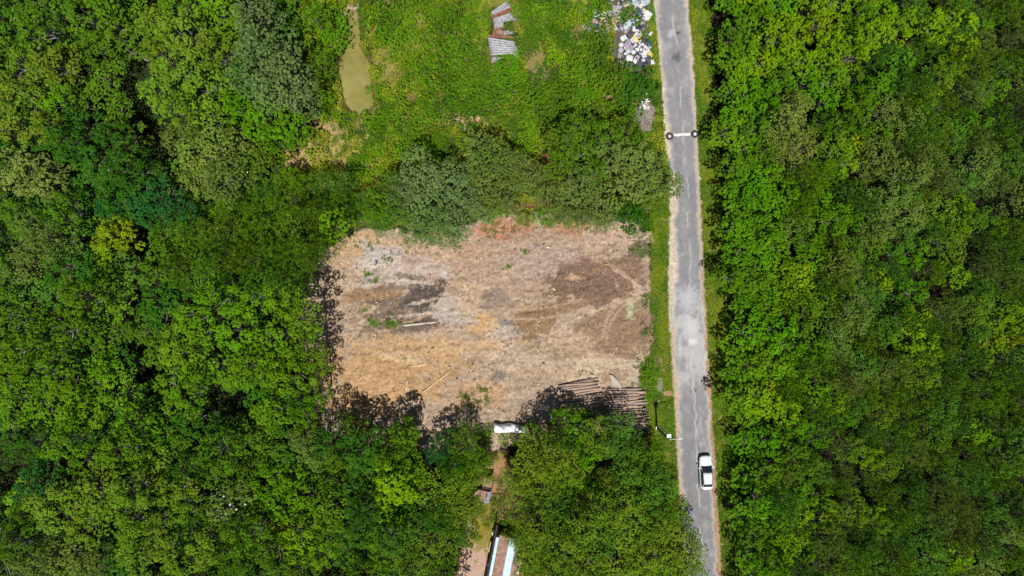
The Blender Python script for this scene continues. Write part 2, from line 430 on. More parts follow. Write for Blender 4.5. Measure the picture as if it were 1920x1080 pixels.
def ground_height(px, py):
    """relief in metres: lumps and ruts of the scraped soil, a basin for the pond, flat by the road"""
    n2 = fbm(px / 16, py / 11, 41, 4) - .5; n3 = fbm(px / 5.5, py / 4.5, 43, 3) - .5
    st = fbm(px / 40, py / 5, 45, 3) - .5
    d = poly_sdf(px, py, CLEAR)
    f = sstep(-5, 25, d)
    h = f * (n2 * .6 + n3 * .26 + st * .15)
    dm = poly_sdf(px, py, MEADOW)
    h = h + sstep(0, 30, dm) * (n2 * .35 + n3 * .08)
    dp = poly_sdf(px, py, POND)
    h = np.where(dp > -14, h * sstep(14, 4, dp + 14) * .3 - .55 * sstep(-9, 8, dp), h)
    rl = road_left(py); rr = road_right(py)
    nr = sstep(30, 8, np.maximum(rl - px, px - rr))
    h = h * (1 - nr)
    return h


def axis(lo, hi, step, far_lo, far_hi, step2):
    mid = np.arange(lo, hi + 1e-6, step)
    left = np.arange(lo - step2, far_lo, -step2)[::-1]; right = np.arange(hi + step2, far_hi, step2)
    ext = np.array([8., 20, 45, 100, 220, 500, 1200, 3000])
    return np.concatenate([(left[0] - ext)[::-1], left, mid, right, right[-1] + ext])


def make_ground():
    xs = axis(-29, 27.5, .15, -72, 72, .4); ys = axis(-21, 9.6, .15, -43, 43, .28)
    X, Y = np.meshgrid(xs, ys)
    px = X.ravel() * PXM + 960; py = 540 - Y.ravel() * PXM
    inner = (np.abs(X.ravel()) < 75) & (np.abs(Y.ravel()) < 46)
    col = np.tile(lin(70, 74, 34, .7), (len(px), 1)); z = np.zeros(len(px))
    col[inner] = ground_color(px[inner], py[inner]); z[inner] = ground_height(px[inner], py[inner])
    V = np.stack([X.ravel(), Y.ravel(), z], 1)
    nx, ny = len(xs), len(ys)
    i = (np.arange(ny - 1)[:, None] * nx + np.arange(nx - 1)[None]).ravel()
    F = np.stack([i, i + 1, i + 1 + nx, i + nx], 1)
    me = quick_mesh('ground', V, F, [M_GROUND], True, {'col': ('FLOAT_COLOR', np.concatenate([col, np.ones((len(col), 1))], 1))})
    tag(link('ground', me), kind='structure')


make_ground()


def zg(px, py): return float(ground_height(np.array([px]), np.array([py]))[0])


# ------------------------------------------------------------------ road
def make_road():
    rows = np.arange(-150, 1230, 2.5); U = np.linspace(0, 1, 25)
    jl = (fbm(rows / 26, rows * 0, 61, 4) - .5) * 13 + (fbm(rows / 6, rows * 0, 62, 2) - .5) * 6
    jr = (fbm(rows / 26, rows * 0, 63, 4) - .5) * 9 + (fbm(rows / 6, rows * 0, 64, 2) - .5) * 6
    L = road_left(rows) + jl; R = road_right(rows) + jr
    px = L[:, None] * (1 - U) + R[:, None] * U; py = np.repeat(rows[:, None], 25, 1); uu = np.repeat(U[None], len(rows), 0)
    px = px.ravel(); py = py.ravel(); uu = uu.ravel()
    long_ = fbm(uu * 14, py / 160, 71, 4); n2 = fbm(px / 13, py / 17, 72, 4); n3 = fbm(px / 4, py / 5, 73, 3); n1 = fbm(px / 50, py / 55, 74, 4)
    base = lin(150, 149, 152, .74)[None] * (.74 + .30 * long_[:, None] + .24 * (n2[:, None] - .3))
    # darker towards the car end, bleached by the clearing
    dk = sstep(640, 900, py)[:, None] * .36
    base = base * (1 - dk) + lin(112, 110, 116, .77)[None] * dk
    pale = np.clip(sstep(.54, .68, n1) * sstep(480, 560, py) * sstep(760, 680, py) + sstep(.6, .72, n2) * .35, 0, 1)[:, None] * .6
    base = base * (1 - pale) + lin(200, 198, 198, .77)[None] * pale
    bluish = sstep(.55, .68, fbm(px / 24, py / 60, 77, 3))[:, None] * .35
    base = base * (1 - bluish) + lin(118, 120, 134, .77)[None] * bluish
    edge = sstep(.14, .0, np.minimum(uu, (1 - uu)) + (n2 - .5) * .14)[:, None] * .7
    base = base * (1 - edge) + lin(196, 186, 176, .77)[None] * edge
    lx = .54 + (n2 - .5) * .02
    line = (1 - sstep(.006, .02, np.abs(uu - lx)))[:, None] * sstep(.42, .55, fbm(py / 18, py * 0, 79, 3))[:, None] * .5
    base = base * (1 - line) + lin(205, 205, 202, .77)[None] * line
    for (cx, cy, r, c) in [(1271, 62, 5, 70), (1269, 107, 9, 84), (1304, 732, 3, 78), (1290, 560, 26, 190), (1302, 640, 7, 215), (1322, 712, 6, 74), (1324, 726, 6, 74), (1296, 640, 6, 215), (1300, 610, 20, 198), (1258, 62, 8, 190), (1330, 1000, 12, 130)]:
        q = (1 - sstep(.3, 1.15, np.hypot(px - cx, (py - cy) * .8) / r + (n3 - .5) * 1.2))[:, None] * .8
        base = base * (1 - q) + lin(c, c, c + 3, .77)[None] * q
    base = np.clip(base * (.86 + .28 * n3[:, None]), .02, .8)
    V = np.stack([(px - 960) / PXM, (540 - py) / PXM, np.full(len(px), .02) + .02 * np.sin(uu * PI)], 1)
    nx = 25; ny = len(rows)
    i = (np.arange(ny - 1)[:, None] * nx + np.arange(nx - 1)[None]).ravel()
    F = np.stack([i + nx, i + 1 + nx, i + 1, i], 1)
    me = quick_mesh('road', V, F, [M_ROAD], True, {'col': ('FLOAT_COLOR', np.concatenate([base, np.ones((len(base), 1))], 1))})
    tag(link('road', me), kind='structure')
    # white band across the road between the tyres
    xs = np.linspace(1263, 1294, 26); V = []; F = []
    for i, x in enumerate(xs):
        cy = 253.5 - (x - 1263) * .05
        w0 = 2.6 + random.uniform(-1, .9); w1 = 2.4 + random.uniform(-1, .9)
        V += [(gx(x), gy(cy - w0), .046), (gx(x), gy(cy + w1), .046)]
        if i: F.append((2 * i - 2, 2 * i - 1, 2 * i + 1, 2 * i))
    me = quick_mesh('road_marking', V, F, [mat_two('worn_white_paint', (.45, .45, .44), (.82, .82, .80), 6.0, .8, bump=0.0)])
    tag(link('road_marking', me), kind='structure')


make_road()


def make_pond():
    P = [(x + random.uniform(-1, 1), y) for x, y in POND]
    pts = []
    n = len(P)
    for i in range(n):
        a = P[i]; b = P[(i + 1) % n]
        for t in (0, .34, .67):
            q = (a[0] + (b[0] - a[0]) * t, a[1] + (b[1] - a[1]) * t)
            c = (666, 140); s = 1.0 + random.uniform(-.06, .06)
            pts.append((c[0] + (q[0] - c[0]) * s, c[1] + (q[1] - c[1]) * (1 + (s - 1) * .3)))
    V = [(gx(x), gy(y), -.16) for x, y in pts]
    me = quick_mesh('pond_water', V, [tuple(range(len(V)))[::-1]], [mat_two('muddy_water', (.185, .165, .042), (.255, .225, .075), .25, .10, bump=0.03, spec=.5)])
    if me.polygons[0].normal.z < 0: me.flip_normals()
    tag(link('pond_water', me), kind='structure')


make_pond()


# ------------------------------------------------------------------ leaves and trees
def norm(a): return a / (np.linalg.norm(a, axis=1, keepdims=True) + 1e-9)


def kites(P, D, N, L, W, fold=.12):
    D = norm(D); S = norm(np.cross(D, N)); N = np.cross(S, D)
    L = L[:, None]; W = W[:, None]
    mid = P + D * L * .48 + N * L * fold
    V = np.stack([P, mid - S * W * .5, P + D * L, mid + S * W * .5], 1)
    return V.reshape(-1, 3)


def crown_arrays(kind, R, Hc, seed):
    """leaves of one crown standing on z=0: tufts on clumps, clumps on an uneven dome with gaps between them"""
    r = np.random.default_rng(seed)
    #        clumps, radius, spacing of clumps, tufts per clump, tuft radius m, leaves per tuft, leaf length, width ratio, roughness of the tuft
    nl, lr, sep, ns, tr_, per, ll0, asp, rough = dict(
        B=(15, .28, .94, 15, .26, 22, .27, .60, .34), L=(22, .215, 1.04, 17, .19, 16, .20, .68, .26),
        D=(32, .20, .96, 16, .17, 13, .17, .60, .36), F=(26, .215, .96, 16, .21, 12, .34, .23, .5), S=(9, .42, .84, 13, .17, 11, .17, .55, .4))[kind]
    lobes = []
    lop = r.uniform(0, 2 * PI); ecc = r.uniform(.78, 1.0)
    tries = 0
    while len(lobes) < nl and tries < 5000:
        tries += 1
        a = r.uniform(0, 2 * PI); q = math.sqrt(r.uniform(0, 1))
        edge = 1 + .17 * math.sin(3 * a + lop) + .12 * math.sin(5 * a + 2 * lop)
        x = q * math.cos(a) * edge; y = q * math.sin(a) * edge * ecc
        z = math.sqrt(max(0, 1 - q * q * .96)) + r.normal(0, .2)
        c = np.array([x, y, max(.05, z)])
        s = lr * r.uniform(.6, 1.35)
        if any((c[0] - o[0]) ** 2 + (c[1] - o[1]) ** 2 + .35 * (c[2] - o[2]) ** 2 < (sep * (s + t)) ** 2 for o, t in lobes): continue
        lobes.append((c, s))
    Ps, Ds, Ns, Ls, Ws, Ts = [], [], [], [], [], []
    for c, s in lobes:
        C = c * np.array([R, R, Hc]); sr = s * R
        lt = r.normal(0, .13)
        n = max(4, int(ns * (s / lr) ** 2))
        # tufts evenly spread over the upper part of the clump
        k = np.arange(n) + .5
        zz = 1 - k / n * 1.25
        ph = k * 2.39996 + r.uniform(0, 6)
        sq = np.sqrt(np.clip(1 - zz * zz, 0, 1))
        d = norm(np.stack([sq * np.cos(ph), sq * np.sin(ph), zz], 1) + r.normal(0, .17, (n, 3)))
        base = C + d * (sr * (r.uniform(.86, 1.06, n) if kind in 'LD' else r.uniform(.76, 1.1, n)))[:, None] * np.array([1, 1, .9])
        ax = norm(d * .8 + np.array([0, 0, .5]) + r.normal(0, .15, (n, 3)))
        rho = tr_ * r.uniform(.7, 1.3, n)
        tt = lt + r.normal(0, .13, n)
        m = n * per
        ax_ = np.repeat(ax, per, 0); rho_ = np.repeat(rho, per); tt_ = np.repeat(tt, per)
        e = norm(norm(r.normal(0, 1, (m, 3))) + ax_ * .85)
        pos = np.repeat(base, per, 0) + e * (rho_ * r.uniform(.6, 1.0, m))[:, None]
        ll = ll0 * r.uniform(.7, 1.35, m)
        if kind == 'F':
            out = norm(e * .9 + ax_ * .35 + r.normal(0, .25, (m, 3)) + np.array([0, 0, .25])); nn = r.normal(0, .7, (m, 3)) + ax_
        else:
            nn = norm(e * .6 + ax_ * .6 + r.normal(0, rough, (m, 3)) + np.array([0, 0, .25]))
            out = norm(np.cross(nn, r.normal(0, 1, (m, 3))) + e * .35)
            pos = pos - out * (ll * .45)[:, None]
        Ps.append(pos); Ds.append(out); Ns.append(nn); Ls.append(ll); Ws.append(ll * asp * r.uniform(.8, 1.25, m)); Ts.append(np.clip(.5 + tt_ + r.normal(0, .13, m), 0, 1))
    P = np.concatenate(Ps); V = kites(P, np.concatenate(Ds), np.concatenate(Ns), np.concatenate(Ls), np.concatenate(Ws))
    T = np.repeat(np.concatenate(Ts), 4)
    return V, T, lobes


def make_tree_proto(kind, R, h, seed):
    r = random.Random(seed)
    Hc = dict(B=.98, L=1.08, D=.92, F=1.05, S=.75)[kind] * R
    V, T, lobes = crown_arrays(kind, R, Hc, seed)
    z0 = h - Hc * 1.05
    V = V + np.array([0, 0, z0])
    F = np.arange(len(V)).reshape(-1, 4)
    crown = quick_mesh('crown_' + kind, V, F, [M_LEAF if kind in 'BLS' else M_FINE], False, {'tint': ('FLOAT', T)})
    mb = MB()
    tr = .055 * R
    top = Vector((r.uniform(-.2, .2), r.uniform(-.2, .2), z0 + Hc * .55))
    if kind != 'S':
        mb.tube([(0, 0, -.3), (r.uniform(-.1, .1), r.uniform(-.1, .1), z0 * .5), (top.x * .6, top.y * .6, z0), top], [tr * 1.3, tr, tr * .8, tr * .35], 8)
    for c, s in r.sample(lobes, min(len(lobes), 14 if kind != 'S' else 8)):
        e = Vector((c[0] * R, c[1] * R, z0 + c[2] * Hc + .12 * R * (1 if r.random() < .22 else -.25)))
        b = Vector((top.x * .6, top.y * .6, z0 * r.uniform(.8, 1.0))) if kind != 'S' else Vector((0, 0, 0))
        m = (b + e) / 2 + Vector((r.uniform(-.3, .3), r.uniform(-.3, .3), -.15 * R))
        if kind == 'S': m = (b + e) / 2
        mb.tube([b, m, e], [tr * .55, tr * .36, tr * .12], 5)
    trunk = quick_mesh('trunk_' + kind, mb.v, mb.f, [M_PALEBARK if kind in 'LB' else M_BARK], True)
    return dict(R=R, h=h, crown=crown, trunk=trunk)


PROTO = {
    'B': [make_tree_proto('B', 3.0, 8.0, 100 + i) for i in range(4)],
    'L': [make_tree_proto('L', 3.0, 9.5, 200 + i) for i in range(4)],
    'D': [make_tree_proto('D', 3.0, 8.5, 300 + i) for i in range(4)],
    'F': [make_tree_proto('F', 3.0, 8.0, 400 + i) for i in range(4)],
    'S': [make_tree_proto('S', 1.3, 1.7, 500 + i) for i in range(4)],
}
KNAME = {'B': 'broadleaf_tree', 'L': 'woodland_tree', 'D': 'fine_leaved_tree', 'F': 'feathery_tree', 'S': 'shrub'}
KWORD = {'B': 'big-leaved tree', 'L': 'clumpy tree', 'D': 'fine-leaved tree', 'F': 'feathery tree', 'S': 'shrub'}

# leaf colours (base colours of the living leaves)
CC = {
    'lime': ((.195, .335, .004), 'lime green'), 'yellow': ((.265, .370, .006), 'yellow-green'), 'bright': ((.118, .280, .004), 'bright green'),
    'fresh': ((.140, .285, .005), 'fresh green'), 'mid': ((.098, .205, .006), 'mid green'), 'deep': ((.048, .150, .008), 'deep green'),
    'blue': ((.032, .140, .026), 'blue-green'), 'moss': ((.165, .265, .014), 'moss green'), 'olive': ((.165, .242, .038), 'olive'),
    'dusk': ((.130, .240, .012), 'dull olive'), 'sage': ((.165, .240, .044), 'sage green'), 'khaki': ((.205, .262, .046), 'khaki'), 'grey': ((.145, .220, .062), 'grey-green'), 'pine': ((.096, .225, .020), 'dull green'),
}
TREES = []     # px, py, radius px, kind, colour


def T(kind, col, *pts):
    for p in pts: TREES.append((p[0] + (9 if 1340 < p[0] < 1400 else 6 if 1340 < p[0] < 1425 else 0), p[1], p[2], kind, col))


# the wood away from the road
T('L', 'mid', (60, 45, 52), (155, 25, 55), (212, 45, 48), (170, 85, 40), (120, 395, 46), (35, 405, 44), (150, 560, 55), (90, 620, 55), (200, 535, 45), (15, 520, 45))
T('L', 'moss', (22, 115, 55), (95, 115, 48), (30, 235, 50), (90, 235, 38), (335, 130, 50), (300, 170, 46), (330, 205, 46), (385, 165, 48), (345, 60, 54), (285, 40, 40), (400, 90, 46), (300, 100, 40), (375, 215, 40), (10, 180, 40))
T('L', 'khaki', (62, 120, 24), (60, 170, 30), (52, 330, 50), (85, 315, 34), (20, 300, 36))
T('B', 'khaki', (55, 325, 48), (90, 350, 34))
T('L', 'fresh', (405, 25, 48), (330, 10, 40), (450, 60, 40), (110, 190, 36))
T('D', 'grey', (500, 92, 72), (475, 30, 52), (530, 150, 62), (562, 178, 46), (470, 120, 55), (505, 170, 50))
T('B', 'bright', (500, 222, 56), (546, 238, 36), (448, 205, 34), (515, 262, 34))
T('D', 'olive', (395, 285, 66), (345, 262, 44), (440, 290, 52), (415, 335, 52), (370, 330, 46))
T('D', 'dusk', (488, 300, 46), (455, 325, 40), (590, 30, 30), (600, 120, 26))
T('L', 'deep', (150, 240, 46), (112, 265, 42), (230, 312, 52), (180, 305, 52), (255, 345, 44), (215, 372, 40), (200, 255, 34), (255, 215, 26), (250, 130, 22))
T('L', 'blue', (300, 365, 42), (265, 385, 36), (330, 400, 36), (205, 390, 34), (60, 905, 40), (20, 880, 34))
T('B', 'yellow', (210, 445, 46), (205, 475, 34), (276, 468, 18), (228, 420, 26))
T('D', 'olive', (70, 440, 52), (95, 470, 44), (45, 490, 40))
T('F', 'dusk', (355, 440, 52), (420, 440, 48), (490, 420, 50), (540, 440, 52), (590, 470, 44), (470, 480, 50), (400, 490, 48), (545, 495, 46), (330, 500, 40), (590, 405, 40), (640, 385, 34), (540, 380, 40), (440, 385, 38))
T('B', 'bright', (624, 418, 40), (600, 385, 22), (605, 440, 22))
T('B', 'fresh', (470, 395, 24), (410, 400, 22), (560, 345, 24), (540, 330, 22))
T('L', 'fresh', (400, 560, 48), (470, 560, 46), (530, 560, 44), (565, 600, 44), (360, 600, 44), (440, 620, 48), (520, 630, 46), (575, 660, 40), (590, 690, 30), (340, 660, 44), (400, 690, 48), (470, 690, 48), (540, 710, 46), (590, 740, 32), (350, 740, 46), (430, 760, 48), (510, 770, 46), (570, 780, 34),
  (220, 740, 50), (150, 770, 50), (250, 800, 46), (120, 720, 44), (60, 700, 46), (20, 660, 44), (190, 690, 38), (80, 770, 46), (25, 760, 44), (120, 830, 46), (220, 850, 50))
T('L', 'moss', (300, 870, 52), (240, 920, 50), (330, 920, 44), (170, 930, 56), (110, 960, 56), (80, 930, 46), (160, 990, 44), (240, 985, 44), (300, 980, 40), (330, 1040, 48), (260, 1050, 44), (390, 1030, 46))
T('D', 'olive', (120, 1050, 52), (70, 1060, 46), (170, 1055, 40), (590, 850, 38), (570, 820, 36))
T('L', 'mid', (400, 850, 46), (450, 830, 44), (500, 850, 42), (350, 830, 40), (470, 880, 36), (460, 1010, 46), (430, 1050, 44), (395, 960, 30), (20, 1030, 44), (35, 970, 30))
T('B', 'olive', (430, 942, 46),)
T('B', 'fresh', (505, 900, 40), (525, 945, 44), (545, 900, 36), (580, 940, 36))
T('L', 'lime', (555, 1010, 44), (600, 1040, 34), (520, 985, 24))
T('L', 'mid', (620, 960, 44), (625, 1010, 40), (650, 980, 36), (510, 1050, 40), (560, 1065, 40), (620, 900, 32), (640, 860, 34))
# trees between the clearing and the foot of the picture
T('B', 'lime', (663, 802, 24), (740, 905, 46), (770, 900, 34), (715, 930, 36))
T('B', 'fresh', (755, 818, 32), (725, 965, 36), (745, 990, 34), (705, 1010, 30), (720, 1050, 30), (770, 815, 20))
T('D', 'mid', (710, 845, 42), (730, 865, 36), (870, 840, 32), (880, 810, 24), (895, 870, 28))
T('L', 'deep', (672, 885, 34), (660, 920, 34), (680, 960, 36), (660, 1040, 40), (840, 820, 22))
T('B', 'blue', (828, 845, 26), (805, 855, 18))
T('D', 'moss', (838, 915, 40), (815, 945, 38), (860, 950, 36), (800, 1035, 40), (835, 1030, 34), (770, 1065, 34), (850, 985, 26), (875, 895, 24))
T('D', 'pine', (780, 985, 30), (760, 1030, 34), (810, 900, 34))
T('B', 'bright', (1088, 815, 32), (1055, 795, 30), (1105, 850, 28), (1075, 780, 20), (1104, 905, 22), (905, 860, 18))
T('D', 'moss', (1010, 830, 36), (1040, 865, 46), (995, 870, 40), (1060, 900, 34), (1020, 910, 38), (975, 905, 30), (1010, 985, 40), (1050, 1030, 52), (1000, 1040, 40), (1090, 1000, 46), (1100, 1060, 46), (1165, 955, 46), (1180, 1000, 50), (1130, 960, 40), (1160, 1055, 48), (1220, 1050, 48), (1262, 1020, 44), (1292, 1048, 40), (1288, 1010, 30), (1300, 1075, 34), (1240, 985, 36), (1215, 940, 34))
T('D', 'pine', (1160, 805, 34), (1150, 840, 36), (1185, 830, 30), (1190, 880, 40), (1225, 890, 32), (1170, 895, 30), (1040, 950, 34), (1070, 960, 30), (1000, 945, 22), (1230, 955, 34), (1120, 1020, 40), (1130, 800, 20))
T('D', 'moss', (870, 905, 28), (962, 895, 24), (975, 935, 28), (966, 970, 20), (985, 1005, 24), (858, 975, 28), (995, 1060, 28), (955, 925, 24), (905, 890, 24), (966, 1008, 22), (880, 935, 24), (988, 1030, 26), (935, 880, 18), (990, 1075, 26))
T('D', 'mid', (1030, 815, 22), (1045, 1080, 44), (1205, 1085, 44))
# trees between the clearing and the meadow
T('D', 'grey', (790, 325, 52), (835, 335, 46), (760, 360, 40), (800, 395, 48), (850, 400, 46), (820, 425, 38), (870, 370, 42), (780, 425, 36), (900, 395, 30), (845, 438, 28), (800, 440, 26))
T('D', 'olive', (925, 300, 46), (900, 275, 36), (955, 310, 34), (925, 355, 46), (950, 380, 34), (890, 330, 36))
T('D', 'sage', (1100, 412, 26), (1130, 420, 20), (1055, 405, 22))
T('D', 'pine', (745, 400, 32), (735, 345, 28), (700, 410, 22), (690, 375, 26), (640, 345, 30), (605, 345, 30), (720, 425, 20))
T('B', 'bright', (705, 385, 30), (718, 405, 20), (670, 395, 16))
T('D', 'sage', (1085, 345, 44), (1120, 385, 38), (1030, 370, 34), (1000, 330, 32), (1050, 400, 26), (1140, 410, 26), (970, 345, 26), (1020, 335, 24))
T('L', 'mid', (1060, 262, 40), (1100, 285, 40), (1080, 235, 34), (1130, 250, 34), (1050, 310, 30), (1120, 320, 30))
T('L', 'sage', (1155, 300, 46), (1200, 300, 40), (1175, 345, 42), (1215, 350, 38), (1250, 352, 30), (1258, 335, 22), (1232, 310, 28), (1160, 275, 32))
T('B', 'deep', (1175, 400, 30), (1200, 410, 24), (1155, 385, 24))
T('L', 'mid', (1200, 265, 30), (1180, 240, 28), (1220, 385, 26))
# the wood across the road
T('D', 'khaki', (1480, 235, 46), (1500, 270, 40), (1455, 260, 34), (1490, 200, 34), (1465, 285, 26))
T('B', 'yellow', (1740, 175, 24), (1595, 265, 34), (1810, 90, 34), (1500, 520, 34), (1720, 605, 34), (1430, 735, 32), (1890, 640, 26))
T('B', 'lime', (1590, 300, 36), (1725, 195, 28), (1765, 240, 32), (1800, 40, 40), (1750, 50, 36), (1790, 120, 32), (1800, 395, 36), (1790, 430, 26), (1870, 430, 26), (1715, 645, 42), (1745, 665, 32), (1650, 530, 32), (1630, 610, 30), (1890, 600, 36), (1860, 640, 34), (1700, 680, 34),
  (1470, 510, 36), (1490, 560, 34), (1410, 750, 40), (1450, 760, 32), (1570, 755, 32), (1630, 860, 26), (1632, 845, 18), (1800, 1040, 34), (1780, 1060, 26), (1640, 965, 22), (1500, 960, 34), (1490, 1000, 32), (1540, 40, 40), (1460, 60, 40), (1500, 110, 38), (1640, 60, 40), (1600, 100, 34), (1690, 45, 36), (1430, 120, 38), (1550, 110, 34))
T('B', 'bright', (1385, 40, 40), (1375, 110, 40), (1420, 30, 36), (1400, 170, 40), (1375, 215, 36), (1440, 180, 34), (1390, 280, 38), (1400, 340, 40), (1440, 330, 36), (1390, 400, 40), (1450, 400, 40), (1520, 450, 36), (1380, 470, 38), (1420, 470, 38), (1440, 540, 36), (1390, 540, 34), (1400, 620, 40), (1460, 620, 38), (1400, 690, 38), (1470, 690, 40), (1530, 650, 36), (1540, 720, 40),
  (1390, 830, 36), (1440, 830, 38), (1500, 800, 30), (1500, 860, 38), (1440, 890, 40), (1490, 920, 36), (1420, 940, 38), (1450, 990, 38), (1400, 1050, 34), (1450, 1060, 38), (1570, 1060, 36), (1560, 410, 36), (1540, 380, 34), (1590, 410, 30), (1650, 160, 36), (1620, 180, 34), (1690, 120, 36), (1850, 30, 36), (1860, 170, 34), (1820, 230, 34), (1560, 740, 30), (1580, 790, 26))
T('F', 'fresh', (1520, 340, 36), (1500, 400, 34), (1480, 745, 26), (1490, 720, 24), (1550, 330, 30))
T('D', 'olive', (1650, 290, 40), (1700, 330, 44), (1740, 310, 40), (1660, 380, 40), (1700, 400, 42), (1640, 430, 36), (1600, 590, 40), (1570, 640, 36), (1640, 700, 38), (1600, 540, 36), (1580, 500, 34), (1690, 100, 20), (1660, 210, 34), (1700, 235, 36))
# open gaps with nothing but shade (px, py, radius)
GAPS = [(255, 160, 42), (225, 125, 28), (270, 210, 34), (290, 262, 28), (304, 302, 24), (150, 130, 22), (548, 55, 16), (555, 125, 22), (575, 215, 20), (268, 468, 22), (62, 590, 16), (270, 690, 22), (170, 615, 14), (8, 930, 24), (10, 890, 20), (320, 955, 18), (420, 900, 14), (560, 990, 12), (525, 1000, 16),
        (800, 830, 30), (812, 880, 26), (800, 995, 18), (690, 1025, 22), (590, 900, 18), (485, 590, 12), (550, 640, 10), (1530, 195, 10), (1505, 620, 10), (1515, 620, 12), (1660, 555, 16), (1690, 545, 14), (1555, 860, 14), (1340, 940, 14), (1360, 1000, 14), (1700, 225, 12), (1540, 255, 10), (1880, 960, 12), (1530, 430, 14), (1745, 150, 10), (1100, 870, 14), (1130, 880, 12), (965, 880, 12), (945, 920, 24), (905, 930, 20),
        (905, 1005, 26), (880, 1045, 30), (925, 965, 18), (950, 1045, 30), (935, 870, 14), (900, 800, 20), (955, 805, 34)]
LEFTW = [(-95, -95), (560, -95), (560, 90), (580, 170), (560, 230), (515, 290), (515, 340), (600, 380), (640, 400), (615, 455), (580, 520), (560, 600), (580, 700), (590, 790), (640, 810), (700, 830), (700, 1175), (-95, 1175)]
RIGHTW = [(1368, -95), (2015, -95), (2015, 1175), (1395, 1175), (1378, 800), (1370, 400), (1362, 200)]
BOTW = [(700, 850), (790, 880), (850, 860), (890, 1000), (860, 1125), (700, 1125)]
BOT2 = [(1000, 820), (1200, 830), (1262, 960), (1300, 1125), (1010, 1125), (990, 1000)]


LOW = set()


def fill_zone(poly, step, pick, seed, rad):
    r = random.Random(seed)
    xs = [p[0] for p in poly]; ys = [p[1] for p in poly]
    pts = []
    cand = np.array([(r.uniform(min(xs), max(xs)), r.uniform(min(ys), max(ys))) for _ in range(12000)])
    ok = poly_sdf(cand[:, 0], cand[:, 1], poly) > 0
    for x, y in cand[ok]:
        if any(math.hypot(x - a, y - b) < g * 1.05 + 8 for a, b, g in GAPS): continue
        if any(math.hypot(x - a[0], y - a[1]) < max(step * .66, a[2] * .78) for a in TREES): continue
        if any(math.hypot(x - a, y - b) < step for a, b in pts): continue
        pts.append((x, y))
    for x, y in pts:
        k, c = pick(x, y, r)
        TREES.append((x, y, rad * r.uniform(.82, 1.2), k, c)); LOW.add((x, y))


def pick_left(x, y, r):
    if y < 300 and x < 480: return 'L', r.choice(['mid', 'mid', 'deep', 'deep'])
    if 300 < x and 360 < y < 530: return r.choice('FD'), r.choice(['dusk', 'pine', 'olive'])
    if y < 560: return 'L', r.choice(['mid', 'deep', 'deep', 'pine'])
    return r.choice('LLLB'), r.choice(['mid', 'mid', 'deep', 'deep', 'fresh'])


def pick_right(x, y, r):
    t = (x - 1370) / 180.0 - (0.9 if y < 260 else 0) + r.uniform(-.35, .35)
    if t < .75: return 'B', r.choice(['bright', 'bright', 'fresh', 'lime', 'mid'])
    if r.random() < .12: return 'B', r.choice(['bright', 'fresh'])
    return r.choice(['F', 'F', 'F', 'D']), r.choice(['dusk', 'dusk', 'pine', 'olive', 'pine'])


fill_zone(LEFTW, 47, pick_left, 11, 40)
fill_zone(RIGHTW, 39, pick_right, 12, 33)
fill_zone(BOTW, 40, lambda x, y, r: (r.choice('LD'), r.choice(['mid', 'pine', 'deep'])), 13, 34)
fill_zone(BOT2, 38, lambda x, y, r: ('D', r.choice(['moss', 'pine', 'mid'])), 14, 34)

LEVELS = [(15, 'level with rubbish heap'), (130, 'level with the pond'), (250, 'level with the tyres'), (350, 'level with overhanging trees'), (450, "level with clearing's top"), (560, 'level with mid clearing'),
          (660, 'level with lower clearing'), (755, 'level with log stacks'), (815, 'level with white tarpaulin'), (885, 'level with white car'), (960, 'just past white car'), (1045, 'level with long shed')]


def level_of(py): return min(LEVELS, key=lambda a: abs(a[0] - py))[1]


def place_tree(px, py, rp, kind, colr, idx):
    pr = PROTO[kind][idx % len(PROTO[kind])]
    rr = random.Random(idx * 31 + 5)
    sc = rp * (.84 if px < 660 else .80 if 1340 < px and kind == 'B' else .88) / PXM / pr['R']
    zs = 1.0
    hh = pr['h'] * sc * rr.uniform(.66, 1.28)
    lo, hi = (8.0, 16.0) if px < 660 else (4.6, 6.6) if 1340 < px < 1412 else (6.2, 12.5)
    if kind != 'S': hh *= 1.32
    if kind != 'S':
        if (px, py) in LOW and px < 660: hh *= rr.uniform(.45, .8); lo = 5.0
        if 640 < px < 1260 and 230 < py < 450: hh = min(max(hh, 7.6), 10.5)
        if 500 < px < 650 and 440 < py < 830: hh = max(hh, 11.5)
        want = min(max(hh, lo), hi); want = min(want, pr['h'] * sc * 1.6); zs = want / (pr['h'] * sc); hh = want
    # seen from above the crown appears further out than the foot of the tree
    k = (H - hh * .8) / H
    sc *= k
    b = Vector((gx(px) * k, gy(py) * k, 0))
    bpx, bpy_ = b.x * PXM + 960, 540 - b.y * PXM
    root = bpy.data.objects.new(KNAME[kind], None); COL.objects.link(root)
    root.empty_display_size = .3
    root.location = (b.x, b.y, zg(bpx, bpy_) if 500 < px < 1260 else 0)
    root.rotation_euler = (0, 0, rr.uniform(0, 2 * PI)); root.scale = (sc, sc, sc * (zs if zs < 1.6 else 1.6))
    c = np.array(CC[colr][0]) * np.array([rr.uniform(.9, 1.08), rr.uniform(.94, 1.08), rr.uniform(.85, 1.2)]) * rr.uniform(.85, 1.12)
    cr = link('crown', pr['crown'], root, color=c)
    tr = link('trunk' if kind != 'S' else 'stem', pr['trunk'], root)
    return root


def size_word(rp): return 'large' if rp >= 48 else ('mid-sized' if rp >= 34 else 'small')


